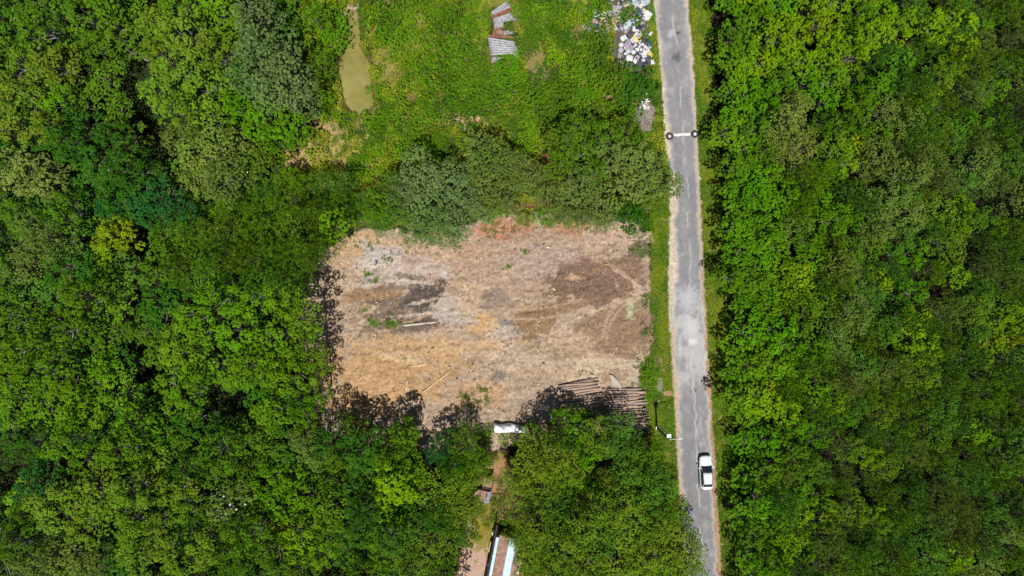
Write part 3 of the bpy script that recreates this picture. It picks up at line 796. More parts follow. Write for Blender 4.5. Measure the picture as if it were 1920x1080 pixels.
GAPS += [(165, 592, 18), (255, 660, 16), (262, 715, 18), (190, 650, 12), (35, 850, 14), (312, 790, 12), (345, 800, 10), (290, 835, 12), (95, 600, 12), (130, 690, 10), (30, 585, 12), (420, 560, 10), (380, 520, 10), (540, 555, 12), (200, 420, 10), (120, 470, 10), (480, 330, 12), (20, 130, 10), (115, 60, 10)]
_r = random.Random(99)
GAPS += [(_r.uniform(10, 560), _r.uniform(480, 1070), _r.uniform(10, 17)) for _ in range(26)] + [(_r.uniform(1430, 1910), _r.uniform(10, 1070), _r.uniform(7, 12)) for _ in range(20)] + [(_r.uniform(10, 480), _r.uniform(10, 480), _r.uniform(10, 15)) for _ in range(8)]
TREES = [t for t in TREES if t[2] < 16 or not any(math.hypot(t[0] - a, t[1] - b) < g * .8 for a, b, g in GAPS)]
entries = []
for i, (px, py, rp, kind, colr) in enumerate(TREES):
    o = place_tree(px, py, rp, kind, colr, i)
    if kind == 'B' and colr == 'olive' and px == 430: FLOWER = o
    if px > 1335:
        d = px - 1345 - (py / 1080.) * 25
        zone = ''; grp = 'trees of the wood across the road'
        depth = 'on the far verge' if d < 50 else 'behind the far verge' if d < 140 else 'midway into roadside wood' if d < 330 else 'deep in roadside wood'
    elif px < 660 or (px < 705 and py > 830):
        zone = ''; grp = 'trees of the wood beyond the clearing'
        d = 620 - px
        depth = 'edging the clearing' if d < 90 and py > 440 else 'edging the meadow' if d < 90 else 'in wood beyond clearing' if d < 330 else 'deep beyond the clearing'
    elif py < 460:
        zone = ''; grp = 'trees between the clearing and the meadow'
        depth = 'above clearing by road' if px > 1130 else 'above mid clearing' if px > 960 else 'above clearing far from road'
    else:
        zone = ''; grp = 'trees below the clearing'
        depth = 'below clearing by road' if px > 1180 else 'below clearing beyond yard' if px < 900 else 'below clearing beside yard'
    key = (size_word(rp), CC[colr][1], KWORD[kind], zone, depth, level_of(py))
    entries.append((key, px, py, o, grp))

by = {}
for e in entries: by.setdefault(e[0], []).append(e)
for key, es in by.items():
    base = ' '.join(x for x in key[:4] if x) + ' ' + key[4] + ', ' + key[5]
    es.sort(key=lambda e: abs(e[1] - 1290))
    for j, e in enumerate(es):
        lab = base
        if len(es) == 2: lab += ' nearer road' if j == 0 else ' farther back'
        tag(e[3], lab, 'tree', e[4])

# white blossom on the olive tree
bm = MB()
for k in range(5):
    a = 2 * PI * k / 5
    bm.add([(0, 0, 0), (.11 * math.cos(a - .4), .11 * math.sin(a - .4), .04), (.19 * math.cos(a), .19 * math.sin(a), .03), (.11 * math.cos(a + .4), .11 * math.sin(a + .4), .04)], [(0, 1, 2, 3)])
bl = bm.mesh('blossom', M_WHITE)
for k in range(16):
    a = random.uniform(0, 2 * PI); q = 2.6 * math.sqrt(random.random())
    o = link('blossom', bl, FLOWER, loc=(q * math.cos(a), q * math.sin(a), 8.0 - .62 * 3 * .05 - (q / 3) ** 2 * 1.2 + .32), rot=(random.uniform(-.4, .4), random.uniform(-.4, .4), random.uniform(0, 6)))
FLOWER['label'] = 'olive tree dotted with white blossom in the far wood, level with white car'

# ------------------------------------------------------------------ shrubs of the meadow and verges
SHRUBS = []
def S(col, *pts):
    for p in pts: SHRUBS.append((p[0], p[1], p[2], col))
S('mid', (862, 30, 30), (835, 55, 28), (870, 75, 30), (840, 100, 30), (875, 115, 26), (825, 140, 28), (855, 160, 26), (880, 150, 22), (905, 135, 20), (895, 30, 22), (890, 175, 24), (930, 185, 24), (960, 165, 24), (990, 180, 24), (900, 200, 22), (1010, 205, 24), (1050, 190, 26), (1085, 205, 24), (1060, 160, 22), (850, 215, 20), (870, 190, 18), (1030, 225, 24), (1120, 210, 26),
  (1140, 175, 26), (1100, 150, 26), (1120, 120, 28), (1090, 110, 24), (1130, 90, 22), (1075, 95, 18), (1150, 140, 24), (1105, 72, 16), (1160, 200, 22), (1180, 215, 18))
S('mid', (980, 15, 20), (1000, 35, 18), (1010, 70, 22), (1035, 50, 20), (990, 90, 18), (1000, 60, 16))
S('deep', (1195, 150, 30), (1190, 180, 26), (1205, 165, 22), (1060, 70, 16), (722, 40, 26), (1215, 205, 0.1), (970, 75, 14), (1180, 160, 24), (1135, 40, 14))
S('bright', (955, 120, 22), (945, 135, 20), (970, 140, 18), (955, 46, 11), (951, 73, 8), (1177, 28, 18), (965, 108, 12), (1120, 15, 18), (1100, 25, 16), (690, 166, 7), (1208, 64, 8), (625, 45, 28), (640, 70, 20), (612, 85, 24), (1085, 12, 14), (1040, 20, 16), (730, 60, 20))
S('fresh', (600, 25, 26), (590, 60, 24), (605, 120, 22), (590, 150, 20), (615, 175, 16), (598, 185, 18), (650, 222, 16), (620, 215, 16), (700, 225, 18), (720, 70, 20), (755, 15, 22), (760, 60, 18), (790, 20, 20), (745, 90, 16), (800, 70, 20), (790, 110, 20), (770, 140, 18), (800, 170, 20), (745, 180, 16), (760, 215, 18), (800, 215, 18), (715, 170, 14), (710, 130, 12), (635, 20, 18), (700, 25, 18))
S('lime', (1060, 35, 18), (1100, 135, 18), (1070, 125, 20), (1040, 105, 16), (1120, 165, 16), (1010, 245, 16), (990, 225, 14), (1000, 275, 16), (985, 255, 14), (650, 330, 14), (620, 320, 14), (590, 330, 16), (560, 335, 16), (545, 345, 14), (1012, 20, 14), (690, 330, 14), (720, 320, 14), (735, 290, 14), (700, 295, 12))
S('fresh', (625, 265, 6), (640, 290, 7), (662, 305, 12), (640, 258, 6), (680, 300, 12), (668, 322, 12), (580, 326, 9), (740, 250, 14), (780, 250, 16), (810, 245, 14), (700, 270, 12), (760, 285, 16), (790, 275, 14), (730, 330, 12))
# clearing edges and yard
S('bright', (915, 412, 9), (975, 415, 7), (1010, 405, 14), (1025, 418, 9), (1065, 420, 8), (1080, 408, 12), (1040, 412, 8), (985, 405, 9), (940, 395, 12))
S('fresh', (1220, 690, 10), (1215, 705, 10), (1228, 700, 9), (1195, 405, 16), (1215, 415, 14), (905, 835, 14), (1245, 400, 10), (865, 985, 8), (897, 1010, 6), (940, 1010, 7), (884, 1000, 6), (880, 870, 16), (925, 865, 8), (1215, 745, 7), (1225, 720, 8), (1240, 660, 6))
S('fresh', (921, 806, 11), (993, 803, 13), (946, 823, 12), (972, 825, 13))
S('mid', (900, 962, 11), (932, 952, 13), (948, 972, 13), (914, 985, 9), (886, 972, 9), (940, 935, 12), (893, 945, 12), (955, 985, 12), (925, 972, 9), (870, 1015, 10), (940, 905, 10), (660, 790, 14), (690, 805, 12), (640, 785, 14), (1090, 770, 12), (1130, 775, 12), (900, 815, 14), (855, 825, 14), (1110, 785, 14))
# the verge of the wood across the road
S('bright', (1338, 60, 9), (1345, 180, 10), (1350, 250, 10), (1352, 380, 11), (1362, 500, 11), (1362, 600, 10), (1368, 720, 10), (1372, 850, 12), (1380, 930, 12), (1340, 130, 9), (1356, 440, 10), (1366, 660, 11), (1358, 550, 9), (1370, 780, 10))
S('fresh', (1348, 310, 9), (1334, 20, 8), (1376, 890, 10), (1385, 1000, 10))

_m = random.Random(41)
_n = 0
while _n < 130:
    x_, y_ = _m.uniform(700, 1140), _m.uniform(0, 300)
    if any(math.hypot(x_ - a[0], y_ - a[1]) < a[2] * .6 + 6 for a in SHRUBS) and _m.random() < .7: continue
    if 905 < x_ < 980 and y_ < 140: continue
    if poly_sdf(np.array([x_]), np.array([y_]), POND)[0] > -14: continue
    if any(math.hypot((x_ - p[0]) / p[2], (y_ - p[1]) / p[3]) < 1 for p in MEADOW_PATCH): continue
    SHRUBS.append((x_, y_, _m.uniform(8, 16), _m.choice(['mid', 'mid', 'deep', 'fresh', 'bright', 'moss']))); _n += 1
sh = []
for i, (px, py, rp, colr) in enumerate(SHRUBS):
    if rp < 1: continue
    o = place_tree(px, py, rp * 1.1, 'S', colr, 1000 + i)
    if px > 1300: w = 'on the verge across the road'; g = 'shrubs on the far verge'
    elif py > 430: w = 'at the rim of the clearing' if py < 760 else 'below the clearing'; g = 'shrubs round the clearing'
    elif px < 705 and py < 235: w = 'on the bank of the pond'; g = 'shrubs round the pond'
    elif px > 1080 and py < 220: w = 'beside the rubbish heap'; g = 'shrubs in the meadow'
    elif abs(px - 945) < 75 and py < 180: w = 'crowding the ruined tin shed'; g = 'shrubs in the meadow'
    elif py > 385: w = 'at the upper rim of the clearing'; g = 'shrubs round the clearing'
    else: w = 'in the weedy meadow'; g = 'shrubs in the meadow'
    sz = 'big' if rp >= 24 else 'middling' if rp >= 15 else 'small' if rp >= 9 else 'tiny'
    sh.append(((sz, CC[colr][1], w, g), px, py, o))
bys = {}
for e in sh: bys.setdefault(e[0], []).append(e)
for key, es in bys.items():
    es.sort(key=lambda e: abs(e[1] - 1290))
    for j, e in enumerate(es):
        lab = f'{key[0]} {key[1]} shrub {key[2]}'
        if len(es) > 1:
            v = level_of(e[2])
            if sum(1 for q in es if level_of(q[2]) == v) < len(es): lab += ', ' + v
            same = [q for q in es if level_of(q[2]) == v]
            if len(same) == 2: lab += ', nearer road' if e is same[0] else ', farther back'
        tag(e[3], lab, 'shrub', key[3])


# ------------------------------------------------------------------ low growth nobody could count
def leaf_mass(name, px, py, size, col, per, seed, up=.35, asp=.5, hgt=None):
    r = np.random.default_rng(seed)
    n = len(px)
    z = ground_height(px, py)
    base = np.stack([(px - 960) / PXM, (540 - py) / PXM, z], 1)
    Ps, Ds, Ns, Ls, Ws, Cs = [], [], [], [], [], []
    for j in range(per):
        a = 2 * PI * (j + r.uniform(0, 1, n)) / per
        out = np.stack([np.cos(a), np.sin(a), r.uniform(up * .3, up * 2, n)], 1)
        nn = np.stack([-np.cos(a) * up, -np.sin(a) * up, np.ones(n)], 1) + r.normal(0, .25, (n, 3))
        ll = size * r.uniform(.7, 1.3, n)
        hz = r.uniform(0, 1, n) * (hgt if hgt is not None else size * .5)
        Ps.append(base + np.stack([np.cos(a) * size * .2, np.sin(a) * size * .2, hz + .02], 1)); Ds.append(out); Ns.append(nn); Ls.append(ll); Ws.append(ll * asp * r.uniform(.7, 1.3, n))
        Cs.append(col * r.uniform(.7, 1.3, (n, 1)))
    V = kites(np.concatenate(Ps), np.concatenate(Ds), np.concatenate(Ns), np.concatenate(Ls), np.concatenate(Ws))
    C = np.repeat(np.concatenate(Cs), 4, 0); C = np.concatenate([C, np.ones((len(C), 1))], 1)
    me = quick_mesh(name, V, np.arange(len(V)).reshape(-1, 4), [M_GRASS], False, {'col': ('FLOAT_COLOR', C)})
    return link(name, me)


def scatter(poly, n, seed):
    r = np.random.default_rng(seed)
    p = np.array(poly); lo = p.min(0); hi = p.max(0)
    c = r.uniform(lo, hi, (n, 2))
    return c[poly_sdf(c[:, 0], c[:, 1], poly) > 0].T


def weed_field():
    px, py = scatter(MEADOW, 26000, 31)
    n1 = fbm(px / 60, py / 60, 1, 5); n2 = fbm(px / 16, py / 16, 131, 4)
    keep = (poly_sdf(px, py, POND) < -1.5) & (np.random.default_rng(5).uniform(0, 1, len(px)) < .25 + 1.1 * sstep(.36, .62, n2)) & (px < road_left(py) - 8)
    for (cx, cy, rx, ry, ang, rgb, w) in MEADOW_PATCH:
        keep &= (np.hypot((px - cx) / rx, (py - cy) / ry) > .7) | (np.random.default_rng(6).uniform(0, 1, len(px)) < .38)
    keep &= ~((px > 1150) & (px < 1226) & (py < 130)); keep &= ~((np.abs(px - 942) < 26) & (py < 138)); keep &= np.hypot(px - 1208, py - 213) > 22
    keep &= (fbm(px / 26, py / 30, 191, 4) < .66) | (np.random.default_rng(8).uniform(0, 1, len(px)) < .5)
    px, py, n1, n2 = px[keep], py[keep], n1[keep], n2[keep]
    n4 = fbm(px / 35, py / 35, 141, 4)
    a = np.array([.110, .180, .008]); b = np.array([.225, .250, .016]); c = np.array([.055, .120, .008])
    y = sstep(.46, .62, n4)[:, None]; d = sstep(.50, .40, n4)[:, None]
    col = a * (1 - y) + b * y; col = col * (1 - d) + c * d
    tag(leaf_mass('undergrowth', px, py, .16 + .26 * np.clip(n2, 0, 1), col, 7, 32, .45, .45, hgt=.05 + .95 * sstep(.42, .66, n2)), 'knee-high weeds and creepers covering the meadow around the pond', 'weeds', kind='stuff')


weed_field()


def verge_grass():
    P = []
    r = np.random.default_rng(77)
    py = r.uniform(-40, 1120, 15000); rr = road_right(py)
    px = rr + 4 + np.interp(py, [0, 600, 1080], [0, 2, 6]) + r.uniform(0, 1, len(py)) ** .9 * 36
    py2 = r.uniform(-40, 960, 16000); rl = road_left(py2)
    w = np.interp(py2, [0, 200, 430, 640, 690, 790, 860, 960], [12, 16, 34, 30, 58, 52, 44, 14])
    px2 = rl - SAND_W(py2) * .9 - r.uniform(0, 1, len(py2)) * w
    px = np.concatenate([px, px2]); py = np.concatenate([py, py2])
    n2 = fbm(px / 12, py / 12, 151, 4)
    k = (r.uniform(0, 1, len(px)) < .3 + 1.2 * sstep(.36, .6, n2))
    k &= ~((np.abs(px - 1237) < 6) & (np.abs(py - 722) < 14)) & (np.hypot(px - 1252, (py - 738) * 1.3) > 10) & (np.hypot(px - 1208, py - 213) > 24)
    k &= poly_sdf(px, py, [(1135, 725), (1213, 722), (1216, 795), (1140, 790)]) < 0
    px, py, n2 = px[k], py[k], n2[k]
    n4 = fbm(px / 24, py / 30, 161, 3)
    y = sstep(.42, .62, n4)[:, None]
    col = np.array([.085, .180, .006]) * (1 - y) + np.array([.185, .250, .008]) * y
    dry = (r.uniform(0, 1, len(px)) < .07)[:, None]
    col = col * (1 - dry) + np.array([.30, .25, .12]) * dry
    tag(leaf_mass('grass', px, py, r.uniform(.13, .3, len(px)), col, 5, 33, .7, .22, hgt=.12), 'short yellow-green grass growing on both road verges', 'grass', kind='stuff')


verge_grass()


def forest_floor():
    r = np.random.default_rng(87)
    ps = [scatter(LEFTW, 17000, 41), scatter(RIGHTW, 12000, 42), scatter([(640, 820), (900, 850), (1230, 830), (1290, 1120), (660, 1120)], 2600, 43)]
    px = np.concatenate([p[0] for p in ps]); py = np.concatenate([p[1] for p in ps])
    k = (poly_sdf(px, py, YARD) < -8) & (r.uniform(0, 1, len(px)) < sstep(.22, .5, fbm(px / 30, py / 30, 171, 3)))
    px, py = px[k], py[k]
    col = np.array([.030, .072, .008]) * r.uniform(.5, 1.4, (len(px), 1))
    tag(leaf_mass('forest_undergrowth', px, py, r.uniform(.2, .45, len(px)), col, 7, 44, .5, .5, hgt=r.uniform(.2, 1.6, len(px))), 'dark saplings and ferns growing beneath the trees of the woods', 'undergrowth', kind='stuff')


forest_floor()


def soil_debris():
    """chips of wood, roots and stones strewn over the scraped soil"""
    px, py = scatter(CLEAR, 12000, 51)
    r = np.random.default_rng(52)
    k = r.uniform(0, 1, len(px)) < .25 + .9 * sstep(.42, .62, fbm(px / 28, py / 20, 181, 4))
    px, py = px[k], py[k]; n = len(px)
    pal = np.array([lin(228, 208, 178, .85), lin(150, 112, 78, .85), lin(96, 78, 64, .85), lin(205, 160, 105, .85), lin(206, 198, 190, .85)])
    col = pal[r.choice(5, n, p=[.3, .22, .22, .16, .10])]
    tag(leaf_mass('debris', px, py, np.where(r.uniform(0, 1, n) < .02, r.uniform(.3, .6, n), r.uniform(.07, .2, n)), col, 2, 53, .12, .3, hgt=.03), 'wood chips, roots and stones strewn over the bare soil', 'debris', kind='stuff')


soil_debris()


def clods():
    px, py = scatter(CLEAR, 16000, 151)
    r = np.random.default_rng(152)
    k = r.uniform(0, 1, len(px)) < .08 + .55 * sstep(.46, .66, fbm(px / 30, py / 20, 281, 4))
    px, py = px[k], py[k]; n = len(px)
    rad = .035 + .11 * r.uniform(0, 1, n) ** 3
    c = np.stack([(px - 960) / PXM, (540 - py) / PXM, ground_height(px, py) + rad * .3], 1)
    dirs = np.array([[1, 0, 0], [0, 1, 0], [-1, 0, 0], [0, -1, 0], [0, 0, 1], [0, 0, -1]], float)
    V = c[:, None, :] + dirs[None] * rad[:, None, None] * r.uniform(.55, 1.35, (n, 6, 1)) + r.normal(0, .18, (n, 6, 3)) * rad[:, None, None]
    T_ = np.array([[0, 1, 4], [1, 2, 4], [2, 3, 4], [3, 0, 4], [1, 0, 5], [2, 1, 5], [3, 2, 5], [0, 3, 5]])
    F = (np.arange(n)[:, None, None] * 6 + T_[None]).reshape(-1, 3)
    pal = np.array([lin(176, 150, 124, .75), lin(128, 104, 84, .75), lin(206, 186, 164, .75), lin(104, 90, 78, .75)])
    col = np.repeat(pal[r.choice(4, n, p=[.4, .3, .18, .12])] * r.uniform(.8, 1.15, (n, 1)), 6, 0)
    me = quick_mesh('soil_clods', V.reshape(-1, 3), F, [M_GRASS], False, {'col': ('FLOAT_COLOR', np.concatenate([col, np.ones((len(col), 1))], 1))})
    tag(link('rubble', me), 'clods of earth and stones turned up all over the bare soil', 'rubble', kind='stuff')


clods()


def soil_weeds():
    r = np.random.default_rng(97)
    spots = [(700, 605, 7, 26), (737, 607, 8, 30), (872, 742, 8, 16), (905, 730, 6, 12), (985, 470, 3, 6), (955, 500, 4, 8), (705, 525, 5, 9), (692, 512, 7, 9), (683, 580, 4, 5), (910, 748, 7, 10), (885, 762, 12, 20), (723, 488, 5, 6), (1206, 690, 9, 30), (1200, 470, 14, 40), (1215, 560, 10, 24),
             (640, 520, 12, 12), (665, 800, 14, 26), (1208, 620, 9, 16), (720, 602, 14, 12), (760, 462, 12, 14), (930, 425, 18, 30), (1000, 418, 20, 30), (1080, 422, 20, 30), (690, 450, 20, 20), (1190, 440, 10, 20), (850, 455, 20, 18), (1105, 700, 10, 8), (1150, 470, 12, 6), (1195, 730, 10, 20), (760, 780, 30, 14)]
    px = np.concatenate([r.normal(c[0], c[2], c[3]) for c in spots]); py = np.concatenate([r.normal(c[1], c[2] * .6, c[3]) for c in spots])
    col = np.array([.085, .160, .014]) * r.uniform(.6, 1.5, (len(px), 1))
    tag(leaf_mass('weeds', px, py, r.uniform(.12, .34, len(px)), col, 6, 98, .5, .35, hgt=.1), 'sparse green weeds sprouting in tufts on the bare soil', 'weeds', kind='stuff')


soil_weeds()


# ------------------------------------------------------------------ logs
def log_mesh(L, r0, r1, seed):
    r = random.Random(seed); n = 9; m = 8
    vs = []; fs = []; fm = []
    for i in range(n):
        t = i / (n - 1); rad = r0 + (r1 - r0) * t
        ox = .03 * math.sin(3 * t + seed); oz = .02 * math.sin(5 * t + seed * 2)
        for k in range(m):
            a = 2 * PI * k / m; q = rad * (1 + r.uniform(-.1, .1))
            vs.append((-L / 2 + L * t, ox + q * math.cos(a), oz + q * math.sin(a)))
    for i in range(n - 1):
        for k in range(m):
            a = i * m + k; b = i * m + (k + 1) % m
            fs.append((a, a + m, b + m, b)); fm.append(0)
    me = quick_mesh('log', vs, fs, [M_LOG], True)
    ce = quick_mesh('cut_end', [vs[k] for k in range(m)] + [vs[(n - 1) * m + k] for k in range(m)], [tuple(range(m)), tuple(range(2 * m - 1, m - 1, -1))], [M_CUT])
    return me, ce


LOGS = [log_mesh(5.0, .14, .10, 1), log_mesh(5.2, .15, .12, 2), log_mesh(4.6, .12, .09, 3), log_mesh(5.3, .13, .11, 4)]
LOGC = [lin(160, 140, 132, .8), lin(174, 154, 144, .8), lin(124, 106, 100, .8), lin(190, 164, 140, .8), lin(144, 124, 118, .8)]


def put_log(px, py, ang, z, k, L=1.0, c=None, label=None, group=None, pitch=0.0):
    me, ce = LOGS[k % 4]
    o = link('log', me, None, loc=(gx(px), gy(py), z), rot=(random.uniform(0, 6), pitch, math.radians(ang)), color=LOGC[k % 5] if c is None else c)
    o.rotation_mode = 'XYZ'
    R_ = Matrix.Rotation(math.radians(ang), 4, 'Z') @ Matrix.Rotation(pitch, 4, 'Y') @ Matrix.Rotation(random.uniform(0, 6), 4, 'X')
    o.rotation_euler = R_.to_euler(); o.scale = (L, 1, 1)
    e = link('cut_end', ce, o)
    tag(o, label, 'log', group)
    return o


def stack(cx, cy, ang, nbot, ntop, where, gname, seed):
    r = random.Random(seed)
    a = math.radians(ang)
    nx, ny = math.sin(a), math.cos(a)          # across the logs, in pixels (y down)
    ords = ['first', 'second', 'third', 'fourth', 'fifth', 'sixth', 'seventh', 'eighth', 'ninth', 'tenth', 'eleventh', 'twelfth', 'thirteenth', 'fourteenth', 'fifteenth', 'sixteenth', 'seventeenth', 'eighteenth']
    step = 3.9
    for i in range(nbot):
        t = (i - (nbot - 1) / 2) * step + r.uniform(-.8, .8); s = r.uniform(-7, 7) + (i - nbot / 2) * .5
        put_log(cx + nx * t + math.cos(a) * s, cy + ny * t - math.sin(a) * s, ang + r.uniform(-3.5, 3.5), .17, i + seed, r.uniform(.78, 1.02), LOGC[r.randrange(5)],
                f'{ords[i]} ground-level log from the clearing side of the {where}', gname)
    for i in range(ntop):
        t = (i - (ntop - 1) / 2) * step * (nbot - 2) / max(ntop, 1) + r.uniform(-1.2, 1.2); s = r.uniform(-8, 8)
        put_log(cx + nx * t + math.cos(a) * s, cy + ny * t - math.sin(a) * s, ang + r.uniform(-5, 5), .36, i + seed + 2, r.uniform(.75, 1.0), LOGC[r.choice([0, 1, 3, 3])],
                f'{ords[i]} upper log from the clearing side of the {where}', gname)


stack(1088, 741, 9, 14, 13, 'shaded log stack', 'logs of the shaded stack', 5)
stack(1174, 762, 4, 18, 16, 'log stack beside the verge', 'logs of the stack by the verge', 9)
put_log(788, 607, 6, .08, 1, .8, lin(196, 190, 170, .9), 'weathered grey-green log lying alone in the upper clearing', 'loose logs')
put_log(791, 685, 7, .06, 2, .62, lin(214, 186, 150, .9), 'pale short log lying in the tan soil of the clearing', 'loose logs')
put_log(820, 715, 38, .07, 0, .9, lin(208, 172, 128, .9), 'slanting tan log lying in the lower clearing', 'loose logs')
put_log(689, 790, 24, .2, 3, .42, lin(176, 150, 126, .85), 'short log at the shaded lower rim of the clearing', 'loose logs')

# ------------------------------------------------------------------ slab by the logs
mb = MB()
P = [(1142, 702), (1148, 704), (1158, 713), (1166, 727), (1160, 728), (1156, 722), (1150, 724), (1146, 716)]
n = len(P)
vs = [(gx(x), gy(y), .02) for x, y in P] + [(gx(x) * .999 + .03, gy(y), .22 + .05 * math.sin(i * 2)) for i, (x, y) in enumerate(P)]
mb.add(vs, [tuple(range(n, 2 * n))] + [(i, (i + 1) % n, n + (i + 1) % n, n + i) for i in range(n)])
tag(mb.build('rock_slab', mat_two('grey_rock', (.30, .27, .25), (.46, .42, .38), 5.0, .9)), 'pale pointed rock slab on the soil above the log stacks', 'rock')


# ------------------------------------------------------------------ corrugated sheets
def sheet_mesh(name, pts, mat, corr=.035, wave=.22, along='u', sag=.0, th=.012, nu=40, nv=8, tear=.0, seed=0):
    """corrugated sheet between four corners p00,p10,p11,p01 (x,y,z)"""
    r = random.Random(seed)
    p00, p10, p11, p01 = [Vector(p) for p in pts]
    V = []
    Lu = ((p10 - p00).length + (p11 - p01).length) / 2; Lv = ((p01 - p00).length + (p11 - p10).length) / 2
    for j in range(nv + 1):
        v = j / nv
        for i in range(nu + 1):
            u = i / nu
            p = (p00 * (1 - u) + p10 * u) * (1 - v) + (p01 * (1 - u) + p11 * u) * v
            s = u * Lu if along == 'u' else v * Lv
            p.z += corr * math.sin(2 * PI * s / wave) - sag * math.sin(PI * u) * math.sin(PI * v)
            if tear: p += Vector((r.uniform(-1, 1), r.uniform(-1, 1), r.uniform(-1, 1))) * tear
            V.append(p)
    n = len(V); nx = nu + 1
    F = [(j * nx + i, j * nx + i + 1, (j + 1) * nx + i + 1, (j + 1) * nx + i) for j in range(nv) for i in range(nu)]
    V2 = V + [p - Vector((0, 0, th)) for p in V]
    F2 = F + [tuple(n + k for k in reversed(f)) for f in F]
    ring = [i for i in range(nx)] + [j * nx + nu for j in range(1, nv + 1)] + [nv * nx + i for i in range(nu - 1, -1, -1)] + [j * nx for j in range(nv - 1, 0, -1)]
    F2 += [(ring[k], ring[k] + n, ring[(k + 1) % len(ring)] + n, ring[(k + 1) % len(ring)]) for k in range(len(ring))]
    me = quick_mesh(name, V2, F2, [mat], True)
    return me


def pz(x, y, z):
    p = at(x, y, z); return (p.x, p.y, z)


def ruined_shed():
    root = bpy.data.objects.new('ruined_shed', None); COL.objects.link(root); root.location = (0, 0, 0)
    c = Vector((gx(942), gy(75), 0)); root.location = c
    tag(root, 'collapsed tin-roofed shed with rusty beams overgrown in the meadow', 'shed')
    def add(name, pts, mat, **k):
        me = sheet_mesh(name, [Vector(pz(*p)) - c for p in pts], mat, **k)
        link(name, me, root)
    Z = lambda zx: zx / 7.714
    q = lambda zx, zy, z: (880 + zx / 7.714, zy / 7.714, z)
    add('roof_sheet', [q(305, 175, 1.2), q(330, 232, 1.25), q(600, 100, 1.55), q(545, 12, 1.4)], M_TIN, along='u', wave=.26, seed=1, tear=.01)
    add('roof_sheet', [q(340, 262, 1.0), q(352, 345, .8), q(640, 290, .9), q(610, 185, 1.3)], M_TIN, along='u', wave=.26, seed=2, tear=.015)
    add('roof_sheet', [q(352, 335, .75), q(362, 425, .55), q(500, 380, .6), q(490, 290, .7)], M_TIN, along='u', wave=.26, seed=3, tear=.02)
    add('roof_sheet', [q(265, 535, 1.3), q(310, 800, 1.5), q(640, 775, 1.5), q(665, 600, 1.2)], M_TIN, along='u', wave=.30, nu=48, corr=.04, seed=4, tear=.006)
    add('roof_sheet', [q(590, 600, 1.15), q(620, 770, 1.3), q(712, 862, 1.0), q(692, 690, 1.0)], M_TIN, along='u', seed=5, tear=.02)
    add('roof_sheet', [q(318, 820, .7), q(330, 905, .6), q(385, 900, .6), q(500, 822, .75)], M_TIN, along='u', seed=6, tear=.02)
    add('roof_sheet', [q(480, 440, .5), q(480, 500, .4), q(640, 490, .4), q(640, 445, .5)], M_TIN, along='v', seed=7, tear=.04)
    add('roof_sheet', [q(632, 255, .8), q(640, 310, .5), q(690, 290, .4), q(685, 250, .6)], M_TIN, along='v', seed=8, tear=.03)
    for pts in ([q(318, 240, 1.35), q(600, 120, 1.65)], [q(330, 258, 1.05), q(590, 150, 1.3)], [q(275, 525, 1.1), q(660, 540, 1.0)], [q(350, 440, .5), q(500, 395, .65)], [q(360, 500, .5), q(650, 540, .5)],
                [q(345, 815, .5), q(350, 960, .4)], [q(640, 300, .7), q(672, 420, .3)]):
        mb = MB(); a, b = [Vector(pz(*p)) - c for p in pts]
        d = (b - a); mb.box((a + b) / 2, (d.length, .26, .12), M=d.to_track_quat('X', 'Z').to_matrix())
        mb.build('rusty_beam', M_RUST, root)
    add('fallen_panel', [q(345, 430, .35), q(330, 520, .3), q(500, 540, .3), q(480, 430, .35)], M_RUSTROOF, along='u', seed=9, tear=.04)
    add('fallen_panel', [q(330, 925, .4), q(320, 1010, .3), q(400, 1025, .3), q(385, 925, .4)], M_RUST, along='u', seed=10, tear=.03)
    mb = MB(); a = Vector(pz(*q(330, 1030, .25))) - c; mb.box(a, (.8, .28, .14)); mb.build('fallen_plank', M_TIN, root)
    # what is left of the walls
    for (a, b) in [((285, 560), (320, 790)), ((655, 610), (640, 765)), ((330, 790), (630, 770))]:
        A = Vector(pz(*q(*a, 0))) - c; B = Vector(pz(*q(*b, 0))) - c; d = B - A
        mb = MB(); mb.box((A + B) / 2 + Vector((0, 0, .5)), (d.length, .08, 1.0), rz=math.atan2(d.y, d.x)); mb.build('wall', M_DARK, root)


ruined_shed()


